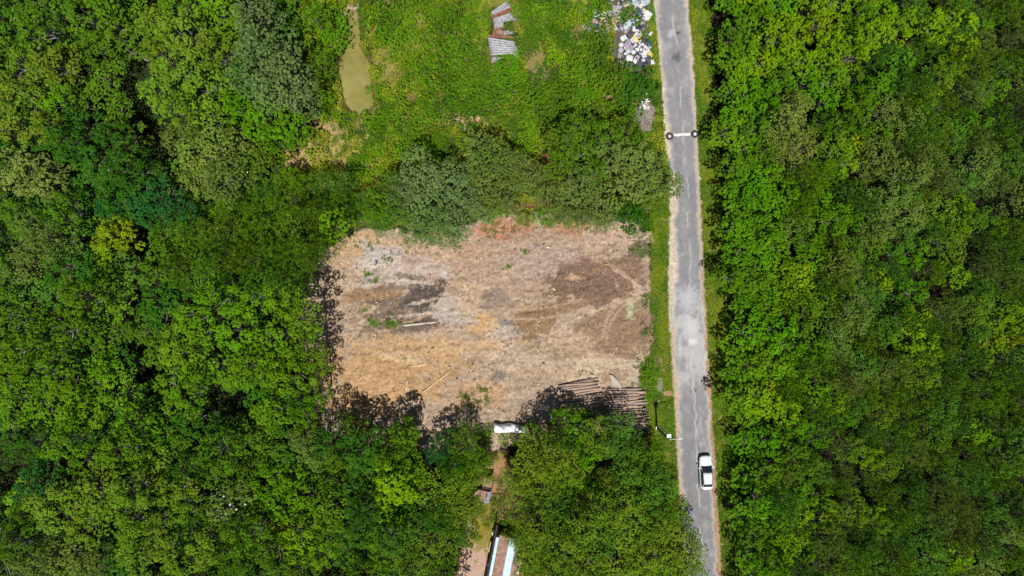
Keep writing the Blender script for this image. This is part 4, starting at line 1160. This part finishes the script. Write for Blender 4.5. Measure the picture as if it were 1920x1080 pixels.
def long_shed():
    A = Vector(at(931, 1002, 2.6)); ax = (Vector(at(916, 1080, 2.6)) - A).normalized()
    sx = Vector((-ax.y, ax.x, 0));
    if sx.x < 0: sx = -sx
    root = bpy.data.objects.new('long_shed', None); COL.objects.link(root); root.location = A
    tag(root, 'long shed with rusty brown roof and pale blue roof strips beside the dirt yard', 'shed')
    L = 11.0
    def strip(name, u0, u1, mat, z0, v0=0.0, v1=L, **k):
        zz = lambda u: 2.75 - abs(u - 1.75) * .16 + z0
        pts = [ax * v0 + sx * u0 + Vector((0, 0, zz(u0))), ax * v0 + sx * u1 + Vector((0, 0, zz(u1))), ax * v1 + sx * u1 + Vector((0, 0, zz(u1))), ax * v1 + sx * u0 + Vector((0, 0, zz(u0)))]
        pts = [pts[0], pts[1], pts[2], pts[3]]
        link(name, sheet_mesh(name, pts, mat, along='v', wave=.3, corr=.02, nu=6, nv=110, **k), root)
    strip('roof_sheet', .36, 1.72, M_RUSTROOF, 0)
    strip('roof_sheet', 2.55, 3.55, M_RUSTROOF, 0)
    strip('skylight_sheet', .02, .40, M_BLUESHEET, .05, .35)
    strip('skylight_sheet', 1.66, 2.62, M_BLUESHEET, .06, .1)
    strip('skylight_sheet', 3.5, 3.64, M_WHITE, .05, 2.9)
    for (u, v0, v1) in ((.12, .3, L - .1), (3.45, .3, L - .1)):
        a = ax * v0 + sx * u; b = ax * v1 + sx * u; d = b - a
        mb = MB(); mb.box((a + b) / 2 + Vector((0, 0, 1.15)), (d.length, .1, 2.3), rz=math.atan2(d.y, d.x)); mb.build('wall', M_RUSTROOF, root)
    a = ax * .35 + sx * .2; b = ax * .35 + sx * 3.4; d = b - a
    mb = MB(); mb.box((a + b) / 2 + Vector((0, 0, 1.12)), (d.length, .1, 2.24), rz=math.atan2(d.y, d.x)); mb.build('wall', M_RUSTROOF, root)
    a = ax * -1.1 + sx * -.12; b = ax * L + sx * -.12; d = b - a
    mb = MB(); mb.box((a + b) / 2 + Vector((0, 0, 2.4)), (d.length, .26, .10), rz=math.atan2(d.y, d.x)); mb.build('fascia_and_gap_shade', M_DARK, root)  # black fascia; the dark strip also stands in for the wall-gap shadow
    # things by the wall
    for (px, py, nm, m, lab) in ((928, 997, 'white_drum', M_WHITE, 'white drum standing at the corner of the long shed'), (920, 1058, 'white_drum', M_WHITE, 'white drum standing midway along the long shed wall')):
        mb = MB(); mb.tube([(0, 0, 0), (0, 0, .04), (0, 0, .45), (0, 0, .86), (0, 0, .9)], [.24, .28, .30, .28, .2], 14); o = mb.build(nm, m, smooth=False, loc=(gx(px) - .1, gy(py), .0)); tag(o, lab, 'drum')
        l = MB(); l.tube([(0, 0, .9), (0, 0, .96)], [.12, .12], 10); l.build('lid', M_TIN, o)
    mb = MB(); a = Vector((gx(919), gy(1022), .35)); mb.box((0, 0, 0), (.16, 1.3, .5), rz=-.2); mb.box((0, 0, .3), (.2, 1.36, .08), rz=-.2)
    tag(mb.build('timber_board', mat_two('yellow_timber', (.45, .33, .16), (.62, .48, .26), 5, .8), loc=a), 'yellow timber board leaning along the long shed', 'board')


long_shed()


def pen():
    root = bpy.data.objects.new('small_shed', None); COL.objects.link(root)
    c = at(912, 924, 0); root.location = c
    tag(root, 'small rusty roofed shed with a blue-grey edge in the trees above the yard', 'shed')
    q = lambda zx, zy, z: Vector(pz(860 + zx / 5.4, 880 + zy / 5.4, z)) - c
    link('roof_sheet', sheet_mesh('roof_sheet', [q(235, 170, 1.7), q(322, 188, 1.7), q(348, 95, 1.9), q(255, 95, 1.9)], M_RUSTROOF, along='u', corr=.015, nu=30, nv=6), root)
    link('roof_sheet', sheet_mesh('roof_sheet', [q(140, 250, 1.0), q(235, 330, 1.0), q(300, 225, 1.15), q(205, 205, 1.2)], M_RUSTROOF, along='u', corr=.015, nu=30, nv=6), root)
    def edge(name, a, b, w, h, m):
        a, b = Vector(a), Vector(b); d = b - a
        mb = MB(); mb.box((a + b) / 2, (d.length, w, h), M=d.to_track_quat('X', 'Z').to_matrix()); mb.build(name, m, root)
    edge('roof_edge', q(312, 230, 1.25), q(290, 340, 1.15), .42, .05, M_SLATE)
    edge('roof_edge', q(255, 325, 1.12), q(296, 335, 1.12), .3, .05, M_SLATE)
    edge('side_beam', q(330, 215, 1.72), q(352, 95, 1.95), .12, .12, M_DARK)
    edge('opening_shade', q(235, 188, .9), q(322, 212, .9), .46, .06, M_DARK)  # dark panel standing in for the shade inside the opening
    for p in (q(240, 100, 0), q(345, 100, 0), q(240, 190, 0), q(325, 200, 0), q(295, 330, 0), q(150, 250, 0)):
        mb = MB(); mb.tube([p + Vector((0, 0, -.1)), p + Vector((0, 0, 1.0))], [.06, .05], 6); mb.build('post', M_BARK, root)


pen()


def tarpaulin():
    P = np.array([(927, 797), (985, 812)])
    nu, nv = 26, 12
    V = []
    for j in range(nv + 1):
        for i in range(nu + 1):
            u, v = i / nu, j / nv
            x = 927 + 59 * u; y = 794 + 5 * u + 20 * v * (1 - .25 * u) + 2.0 * math.sin(u * 9) * (1 - v) - (3 * math.sin(u * PI) * (v > .9))
            z = 1.0 + .30 * math.sin(PI * v) + .12 * math.sin(u * 14 + v * 5) + .10 * math.sin(u * 23 - v * 9) - .5 * (abs(v - .5) * 2) ** 4
            p = at(x, y, 1.0); V.append((p.x, p.y, z))
    nx = nu + 1; n = len(V)
    F = [(j * nx + i, j * nx + i + 1, (j + 1) * nx + i + 1, (j + 1) * nx + i) for j in range(nv) for i in range(nu)]
    V2 = V + [(x, y, z - .015) for x, y, z in V]
    F2 = F + [tuple(n + k for k in reversed(f)) for f in F]
    o = link('tarpaulin', quick_mesh('tarpaulin', V2, F2, [M_WHITE], True))
    tag(o, 'crumpled white tarpaulin roof under the trees below the clearing', 'tarpaulin')
    for (x, y) in ((930, 800), (983, 804), (932, 812), (978, 818), (955, 797)):
        p = at(x, y, 0); mb = MB(); mb.tube([(p.x, p.y, -.1), (p.x, p.y, .95)], [.05, .04], 6); mb.build('post', M_BARK, o)


tarpaulin()


# ------------------------------------------------------------------ dead brush heap with white scraps
def brush_pile():
    r = random.Random(3); c = Vector((gx(1208), gy(215), 0))
    root = bpy.data.objects.new('brush_pile', None); COL.objects.link(root); root.location = c
    tag(root, 'grey heap of dead branches beside the road above the tyres', 'brush heap')
    mb = MB()
    for i in range(210):
        a = r.gauss(PI / 2, .55); L = r.uniform(.6, 2.0); x = r.gauss(0, .62); y = r.gauss(-.2, .8)
        z = max(.05, .75 - .5 * (x * x / .7 + y * y / 1.4)) * r.uniform(.4, 1.1)
        d = Vector((math.cos(a), math.sin(a), r.uniform(-.25, .2))) * L / 2; p = Vector((x, y, z)); w = r.uniform(.014, .034)
        mb.tube([p - d, p + Vector((r.uniform(-.1, .1), 0, .04)), p + d], [w, w * .8, w * .3], 5)
    o = mb.build('dead_branch', M_STICK, root, smooth=True, color=lin(196, 182, 176, .85)); o['kind'] = 'stuff'
    mb = MB()
    for i in range(26):
        a = r.uniform(0, PI); p = Vector((r.gauss(.0, .3), r.gauss(1.15, .42), .45 + r.uniform(0, .35)))
        M_ = Matrix.Rotation(a, 3, 'Z') @ Matrix.Rotation(r.uniform(-.5, .5), 3, 'X'); mb.box(p, (r.uniform(.2, .75), r.uniform(.04, .2), .03), M=M_)
    o = mb.build('white_palm_frond', M_STICK, root, color=lin(226, 226, 232, .9)); o['kind'] = 'stuff'


brush_pile()


# ------------------------------------------------------------------ rubbish heap
def crumple(name, w, l, seed, amp=.14, th=.02):
    r = np.random.default_rng(seed); n = 7
    u, v = np.meshgrid(np.linspace(-.5, .5, n), np.linspace(-.5, .5, n))
    u = u + r.normal(0, .03, u.shape); v = v + r.normal(0, .03, v.shape)
    z = r.normal(0, amp, u.shape) * min(w, l) * .6
    V = np.stack([u.ravel() * w, v.ravel() * l, z.ravel()], 1)
    F = [(j * n + i, j * n + i + 1, (j + 1) * n + i + 1, (j + 1) * n + i) for j in range(n - 1) for i in range(n - 1)]
    N = len(V); V2 = np.concatenate([V, V - np.array([0, 0, th])]); F2 = F + [tuple(N + k for k in reversed(f)) for f in F]
    return quick_mesh(name, V2, F2, [M_RUB], False)


def bag(name, seed):
    r = np.random.default_rng(seed); nu, nv = 10, 7; V = []
    for j in range(nv):
        t = j / (nv - 1); z = math.sin(t * PI / 2) if j < nv - 1 else 1.12
        rad = math.cos(t * PI / 2) ** .6 if j < nv - 1 else .08
        for i in range(nu):
            a = 2 * PI * i / nu; q = max(.08, rad) * (1 + r.normal(0, .10)); V.append((q * math.cos(a) * .5, q * math.sin(a) * .5, z * .42 + r.normal(0, .015)))
    F = [(j * nu + i, j * nu + (i + 1) % nu, (j + 1) * nu + (i + 1) % nu, (j + 1) * nu + i) for j in range(nv - 1) for i in range(nu)] + [tuple((nv - 1) * nu + i for i in range(nu))]
    return quick_mesh(name, V, F, [M_RUB], False)


def carton(name, seed):
    r = random.Random(seed); mb = MB(); w, l, h, t = .8, .6, .4, .03
    mb.box((0, 0, t / 2), (w, l, t))
    for sx in (-1, 1):
        mb.box((sx * (w / 2 - t / 2), 0, h / 2 + t), (t, l, h)); mb.box((0, sx * (l / 2 - t / 2), h / 2 + t + .001), (w - 2 * t, t, h))
        mb.box((sx * (w / 2 + .12), 0, h + .02), (.3, l * .9, .02), M=Matrix.Rotation(sx * r.uniform(.2, .7), 3, 'Y'))
    return quick_mesh(name, mb.v, mb.f, [M_RUB])


def board(name, seed):
    r = random.Random(seed); mb = MB(); mb.tube([(-.7, 0, 0), (-.2, .03, .02), (.3, -.02, .01), (.7, 0, 0)], [.05, .055, .05, .045], 6)
    return quick_mesh(name, mb.v, mb.f, [M_RUB], True)


PIECE = {'plastic_sheet': [crumple('plastic_sheet', 1, .8, s) for s in range(4)], 'rubbish_bag': [bag('rubbish_bag', s) for s in range(4)], 'carton': [carton('carton', s) for s in range(2)], 'scrap_pipe': [board('scrap_pipe', 0)],
         'scrap': [crumple('scrap', .5, .4, 20 + s, .25) for s in range(5)]}
RC = {'white': lin(232, 232, 238, .9), 'pale blue': lin(196, 210, 224, .85), 'blue': lin(66, 100, 146, .7), 'pale grey': lin(190, 186, 194, .85), 'dark grey': lin(92, 88, 104, .8), 'black': lin(36, 38, 56, .8), 'cream': lin(236, 222, 190, .85),
      'yellow': lin(236, 212, 110, .85), 'tan': lin(206, 176, 146, .85), 'lilac': lin(186, 176, 204, .85), 'pink': lin(222, 170, 160, .85), 'teal': lin(40, 110, 116, .7), 'orange': lin(206, 120, 70, .8)}


def piece(kind, col, px, py, s, z=.15, rz=None, label=None, group=None, sy=None, tilt=.3):
    r = random.Random(int(px * 13 + py * 7))
    me = r.choice(PIECE[kind])
    o = link(kind, me, None, loc=(gx(px), gy(py), z), rot=(r.uniform(-tilt, tilt), r.uniform(-tilt, tilt), r.uniform(0, 6.28) if rz is None else math.radians(rz)), color=RC[col] * r.uniform(.72, .98))
    o.scale = (s, s if sy is None else sy, min(s, 1.0))
    return tag(o, label, 'rubbish', group)


G = 'rubbish dumped beside the road'
q = lambda zx, zy: (1060 + zx / 7.717, zy / 7.714)
BIG = [('plastic_sheet', 'pale blue', 275, 175, 1.5, 60, 'pale blue sheet at the far end of the rubbish heap, beside the shrubs'), ('plastic_sheet', 'pale blue', 430, 175, .8, 60, 'small pale blue sheet lying apart from the rubbish heap edge'),
       ('carton', 'tan', 650, 340, 1.7, 20, 'large tan carton in the middle of the rubbish heap'), ('plastic_sheet', 'lilac', 680, 420, 1.4, 30, 'lilac grey sheet below the large tan carton'), ('rubbish_bag', 'white', 605, 440, 1.0, 0, 'white bag at the meadow-side rim of the rubbish, below the tan carton'),
       ('plastic_sheet', 'pale grey', 340, 400, 2.0, 40, 'long pale grey sheet trailing into the weeds from the rubbish'), ('plastic_sheet', 'pale grey', 740, 180, 2.0, 80, 'pale grey sheet beside the shrub in the rubbish heap'), ('carton', 'pale blue', 905, 365, 1.7, 40, 'pale blue box just below the shrub in the rubbish heap'),
       ('plastic_sheet', 'yellow', 1050, 550, 1.5, 20, 'yellow sheet, the brightest piece of the rubbish heap'), ('plastic_sheet', 'white', 1045, 490, 1.1, 70, 'white sheet touching the yellow sheet in the rubbish'), ('plastic_sheet', 'white', 1130, 740, 2.2, 130, 'big white panel in the lower rubbish heap'),
       ('plastic_sheet', 'black', 1120, 600, 1.6, 30, 'black plastic lying below the yellow sheet'), ('plastic_sheet', 'dark grey', 1120, 880, 2.4, 10, 'large dark grey sheet at the lower end of the rubbish heap'), ('plastic_sheet', 'lilac', 930, 640, 1.9, 60, 'lilac sheet in the middle of the lower rubbish'), ('rubbish_bag', 'white', 920, 860, 1.2, 0, 'white bag beside the large dark grey sheet'),
       ('carton', 'white', 1015, 880, 1.1, 60, 'white box between white bag and dark grey sheet'), ('plastic_sheet', 'white', 600, 220, 1.5, 10, 'white sheet at the meadow-side rim of the upper rubbish'), ('plastic_sheet', 'cream', 560, 310, 1.4, 20, 'cream sheet beside the large tan carton'), ('plastic_sheet', 'white', 1180, 240, 1.5, 60, 'white sheet at the road-side edge of the upper rubbish'),
       ('plastic_sheet', 'pale blue', 1150, 40, 1.3, 30, 'pale blue sheet at the top corner nearest the road'), ('plastic_sheet', 'pale blue', 1020, 15, 1.5, 80, 'pale blue sheet at the top of the rubbish heap'), ('rubbish_bag', 'blue', 1060, 190, 1.0, 0, 'blue bag beside the shrub growing in the rubbish heap'), ('carton', 'cream', 880, 85, 1.0, 10, 'cream carton above the shrub in the rubbish heap'),
       ('plastic_sheet', 'white', 1245, 910, .9, 20, 'white sheet alone at the road verge below the rubbish heap'), ('plastic_sheet', 'white', 170, 655, .9, 30, 'white scrap alone among the meadow weeds away from the rubbish'), ('rubbish_bag', 'teal', 1200, 650, .9, 0, 'teal bag at the road-side edge of the rubbish'), ('scrap_pipe', 'black', 400, 290, 1.4, 0, 'black pipe beside the pale grey sheet in the rubbish'),
       ('plastic_sheet', 'white', 840, 560, 1.0, 30, 'white sheet at the meadow-side rim of the lower rubbish'), ('scrap_pipe', 'dark grey', 800, 30, 1.5, -25, 'dark pipe at the top of the rubbish heap'), ('plastic_sheet', 'white', 1000, 640, 1.1, 100, 'white sheet between the lilac sheet and the black plastic'), ('rubbish_bag', 'blue', 880, 965, .8, 0, 'blue bag at the lowest tip of the rubbish heap')]
for k, c, zx, zy, s, rz, lab in BIG:
    x, y = q(zx, zy); piece(k, c, x, y, s * .8, .25, rz, lab, G, tilt=.2)
DUMP = [(1140, -6), (1157, 0), (1218, -8), (1221, 60), (1221, 122), (1196, 126), (1160, 122), (1163, 72), (1146, 60), (1122, 62), (1098, 60), (1092, 46), (1104, 30), (1128, 22), (1140, 16)]
dx, dy = scatter(DUMP, 620, 91)
rr_ = random.Random(17); cnt = 0
for x, y in zip(dx, dy):
    if math.hypot(x - 1177, y - 28) < 17: continue
    if cnt >= 280: break
    cnt += 1
    k = rr_.choices(['scrap', 'plastic_sheet', 'rubbish_bag', 'scrap_pipe', 'carton'], [5, 3, 2, .7, .6])[0]
    c = rr_.choices(list(RC), [7, .9, .35, 6, 5.5, 4, 1.2, .15, 1.6, 1.6, .5, .12, .25])[0]
    kw = {'scrap': 'scrap', 'plastic_sheet': 'plastic sheet', 'rubbish_bag': 'bag', 'scrap_pipe': 'pipe', 'carton': 'carton'}[k]
    part_ = 'upper' if y < 50 else 'lower'; side = 'road side' if x > 1192 else 'meadow side'
    s = rr_.uniform(.22, .75)
    piece(k, c, x, y, s, rr_.uniform(.05, .3), None, f'small {c} {kw} in the {part_} rubbish heap, {side}', G)
# litter on the verges
for (x, y, s, lab) in [(1235, 752, .5, 'white litter scrap in the grass beside the log stack'), (1236, 812, .55, 'white litter scrap in the grass at the lamp post foot'), (1309, 211, .45, 'white litter scrap on the far verge just above the tyre'), (1313, 335, .4, 'white litter scrap on the far verge below the tyre'), (1207, 158, .3, 'white scrap in the shrub between rubbish and brush heap'),
                       (1175, 253, .4, 'pink scrap under the trees beside the tyre'), (1330, 522, .3, 'white litter scrap on the far verge level with the clearing'), (1247, 482, .35, 'white litter scrap on the verge beside the clearing'), (1262, 742, .3, 'white litter scrap on the road edge beside the log stack'), (1280, 842, .35, 'white litter scrap on the road edge near the lamp post')]:
    piece('scrap', 'white' if 'white' in lab else 'pink', x, y, s, .1, None, lab, 'litter on the verges')


# ------------------------------------------------------------------ tyres at the road edge
def tyre(px, py, lab, col):
    root = bpy.data.objects.new('tyre', None); COL.objects.link(root); root.location = (gx(px), gy(py), .03)
    tag(root, lab, 'tyre', 'tyres standing as gate markers on the road')
    n, m = 40, 14; V = []
    for i in range(n):
        a = 2 * PI * i / n
        for k in range(m):
            b = 2 * PI * k / m
            cx = math.copysign(abs(math.cos(b)) ** .7, math.cos(b)); cz = math.copysign(abs(math.sin(b)) ** .7, math.sin(b))
            R_ = .345 + .135 * cx; z = .13 + .125 * cz
            if cx > .8 and i % 2: R_ -= .014
            V.append((R_ * math.cos(a), R_ * math.sin(a), z))
    F = [(i * m + k, ((i + 1) % n) * m + k, ((i + 1) % n) * m + (k + 1) % m, i * m + (k + 1) % m) for i in range(n) for k in range(m)]
    link('rubber_ring', quick_mesh('rubber_ring', V, F, [M_RUBBER], True), root)
    mb = MB(); mb.tube([(0, 0, .01), (0, 0, .14), (.01, 0, .18)], [.235, .235, .18], 20); mb.build('concrete_fill', M_CONC, root)
    mb = MB(); mb.tube([(0, 0, .15), (0, 0, .34)], [.07, .06], 10); mb.build('stub_post', col, root)


tyre(1255, 256, 'black tyre with grey concrete fill on the clearing side of the road', M_CONC)
tyre(1302.5, 252, 'black tyre with white centre on the wood side of the road', M_WHITE)


# ------------------------------------------------------------------ street lamp
def lamp():
    p = Vector((gx(1231), gy(801), 0))
    root = bpy.data.objects.new('street_lamp', None); COL.objects.link(root); root.location = p
    tag(root, 'grey street lamp post with white meter box on the grass beside the road', 'street lamp')
    mb = MB(); mb.tube([(0, 0, -.3), (0, 0, 3.5), (0, 0, 7.2)], [.15, .13, .10], 10); mb.build('pole', M_POLE, root, smooth=True)
    mb = MB(); mb.box((-.05, .05, .35), (.34, .34, .7)); mb.box((-.05, .05, .72), (.28, .28, .05)); mb.build('base_block', M_WHITE, root)
    mb = MB(); mb.box((.02, .34, 6.6), (.44, .36, .6)); mb.box((.02, .34, 6.93), (.5, .42, .06)); mb.build('meter_box', M_WHITE, root)
    mb = MB(); mb.tube([(0, 0, 7.1), (.12, .05, 7.45), (.5, .14, 7.68), (.95, .2, 7.72)], [.05, .045, .04, .04], 7); mb.build('lamp_arm', M_GALV, root, smooth=True)
    mb = MB(); mb.tube([(.85, .19, 7.71), (1.0, .21, 7.73), (1.3, .24, 7.72), (1.42, .25, 7.7)], [.05, .09, .10, .04], 8); mb.build('lamp_head', M_GALV, root, smooth=True)


lamp()
mb = MB(); p = Vector((gx(1343), gy(790), 0)); mb.tube([p + Vector((0, 0, -.1)), p + Vector((.05, .35, .8)), p + Vector((.12, .9, 1.5))], [.025, .025, .02], 6)
tag(mb.build('marker_stick', M_GALV), 'thin pale stick leaning from the far verge above the white car', 'stick')


# ------------------------------------------------------------------ the car
def car():
    root = bpy.data.objects.new('parked_car', None); COL.objects.link(root)
    root.location = (gx(1321), gy(884) + .05, .045); root.rotation_euler = (0, 0, math.radians(2.6)); root.scale = (.93, .94, 1)
    tag(root, 'white saloon car with dark windows parked at the edge of the road', 'car')
    st = [(-2.34, .40, .52, .74), (-2.29, .62, .40, .88), (-2.15, .77, .30, .97), (-1.9, .85, .25, 1.0), (-1.4, .90, .22, 1.0), (-.4, .91, .20, .96), (.6, .91, .20, .95), (1.1, .90, .22, .93), (1.55, .87, .22, .88), (1.9, .81, .25, .81), (2.1, .71, .30, .74), (2.24, .55, .36, .67), (2.32, .34, .42, .60)]
    V = []; F = []; m = 12
    for y, w, zb, zt in st:
        half = [(0, zt), (.5 * w, zt - .008), (.84 * w, zt - .04), (.97 * w, zt - .15), (w, (zt + zb) / 2), (.95 * w, zb + .06), (.7 * w, zb)]
        ring = half + [(-x, z) for x, z in reversed(half[1:-1])] if False else half + [(-x, z) for x, z in reversed(half[1:])]
        m = len(ring)
        V += [(x, y, z) for x, z in ring]
    for i in range(len(st) - 1):
        for k in range(m):
            a = i * m + k; b = i * m + (k + 1) % m; F.append((a, a + m, b + m, b))
    F += [tuple(range(m)), tuple((len(st) - 1) * m + k for k in reversed(range(m)))]
    o = link('body', quick_mesh('body', V, F, [M_PAINT], True), root)
    def q(name, pts, mat, th=.03, seg=4):
        p00, p10, p11, p01 = [Vector(p) for p in pts]
        nrm = (p10 - p00).cross(p01 - p00).normalized(); V = []
        for j in range(seg + 1):
            for i in range(seg + 1):
                u, v = i / seg, j / seg
                V.append((p00 * (1 - u) + p10 * u) * (1 - v) + (p01 * (1 - u) + p11 * u) * v + nrm * (.035 * math.sin(PI * u) + .02 * math.sin(PI * v)))
        n = len(V); nx = seg + 1
        F = [(j * nx + i, j * nx + i + 1, (j + 1) * nx + i + 1, (j + 1) * nx + i) for j in range(seg) for i in range(seg)]
        V2 = V + [p - nrm * th for p in V]; F2 = F + [tuple(n + k for k in reversed(f)) for f in F]
        ring = list(range(nx)) + [j * nx + seg for j in range(1, seg + 1)] + [seg * nx + i for i in range(seg - 1, -1, -1)] + [j * nx for j in range(seg - 1, 0, -1)]
        F2 += [(ring[k], ring[k] + n, ring[(k + 1) % len(ring)] + n, ring[(k + 1) % len(ring)]) for k in range(len(ring))]
        return link(name, quick_mesh(name, V2, F2, [mat], True), root)
    RZ = 1.45
    q('windscreen', [(-.74, .98, .95), (.74, .98, .95), (.57, .18, RZ), (-.57, .18, RZ)], M_GLASS)
    q('rear_window', [(.70, -1.88, 1.0), (-.70, -1.88, 1.0), (-.57, -1.34, RZ - .02), (.57, -1.34, RZ - .02)], M_GLASS)
    q('roof', [(-.60, .16, RZ + .012), (.60, .16, RZ + .012), (.57, -1.36, RZ), (-.57, -1.36, RZ)][::-1] if False else [(-.54, -1.36, RZ), (.54, -1.36, RZ), (.565, .16, RZ + .012), (-.565, .16, RZ + .012)], M_PAINT)
    for s in (-1, 1):
        pts = [(s * .80, -1.7, .97), (s * .80, .85, .95), (s * .595, .14, RZ - .01), (s * .57, -1.3, RZ - .02)]
        if s < 0: pts = [pts[1], pts[0], pts[3], pts[2]]
        q('side_window', pts, M_GLASS)
        mb = MB(); mb.tube([(s * .80, 1.0, .95), (s * .585, .18, RZ)], [.025, .02], 6); mb.tube([(s * .74, -1.9, 1.0), (s * .6, -1.34, RZ - .01)], [.05, .04], 6); mb.tube([(s * .585, .18, RZ), (s * .56, -1.36, RZ - .01)], [.02, .02], 6); mb.build('pillar', M_PAINT, root, smooth=True)
        mb = MB(); mb.box((s * 1.0, .72, .98), (.2, .13, .13)); mb.box((s * .9, .74, .95), (.08, .06, .05)); mb.build('side_mirror', M_PAINT, root)
        mb = MB(); mb.box((s * .58, 2.0, .74), (.30, .34, .10), M=Matrix.Rotation(-s * .45, 3, 'Z')); mb.build('headlight', M_LAMP, root)
        mb = MB(); mb.box((s * .64, -2.2, .84), (.30, .14, .16), M=Matrix.Rotation(s * .4, 3, 'Z')); mb.build('tail_light', M_TAIL, root)
        for y in (-1.4, 1.38):
            w = bpy.data.objects.new('wheel', None); COL.objects.link(w); w.parent = root; w.location = (s * .80, y, .31)
            n, m_ = 22, 8; V = []
            for i in range(n):
                a = 2 * PI * i / n
                for k in range(m_):
                    b = 2 * PI * k / m_; R_ = .25 + .075 * math.cos(b); V.append((.10 * math.sin(b), R_ * math.cos(a), R_ * math.sin(a)))
            F = [(i * m_ + k, ((i + 1) % n) * m_ + k, ((i + 1) % n) * m_ + (k + 1) % m_, i * m_ + (k + 1) % m_) for i in range(n) for k in range(m_)]
            link('tyre', quick_mesh('car_tyre', V, F, [M_RUBBER], True), w)
            mb = MB(); mb.tube([(-.06, 0, 0), (.06, 0, 0)], [.2, .2], 16); mb.build('rim', M_ALLOY, w)
    mb = MB(); mb.box((0, 2.24, .58), (.8, .12, .16)); mb.box((0, 2.22, .40), (1.0, .12, .10)); mb.build('grille', M_TRIM, root)
    mb = MB(); mb.box((0, -2.28, .46), (1.1, .10, .14)); mb.build('rear_bumper', M_TRIM, root)


car()

# ------------------------------------------------------------------ light, sky, camera
E = math.radians(68)
w = bpy.data.worlds.new('World'); scene.world = w; w.use_nodes = True
nt = w.node_tree; nt.nodes.clear()
sky = nt.nodes.new('ShaderNodeTexSky'); sky.sky_type = 'NISHITA'; sky.sun_disc = False
sky.sun_elevation = E; sky.sun_rotation = math.radians(170)
bg = nt.nodes.new('ShaderNodeBackground'); bg.inputs['Strength'].default_value = 0.05
wo = nt.nodes.new('ShaderNodeOutputWorld')
nt.links.new(sky.outputs[0], bg.inputs[0]); nt.links.new(bg.outputs[0], wo.inputs[0])
sl = bpy.data.lights.new('sun', 'SUN'); sl.energy = 5.0; sl.angle = math.radians(.53); sl.color = (1.0, .955, .88)
so = bpy.data.objects.new('sun', sl); COL.objects.link(so)
d = Vector((-.06 * math.cos(E), .998 * math.cos(E), -math.sin(E)))
so.rotation_euler = d.to_track_quat('-Z', 'Y').to_euler(); so.location = (10, -40, 80)

cd = bpy.data.cameras.new('camera'); cd.sensor_width = 36; cd.lens = 36 * H / (1920 / PXM); cd.clip_end = 6000; cd.clip_start = 1
co = bpy.data.objects.new('camera', cd); COL.objects.link(co); co.location = (0, 0, H); co.rotation_euler = (0, 0, 0)
scene.camera = co
vs_ = scene.view_settings
scene.display_settings.display_device = 'sRGB'
vs_.view_transform = 'Standard'; vs_.look = 'None'; vs_.gamma = 1.0; vs_.use_curve_mapping = False; vs_.exposure = 0.12
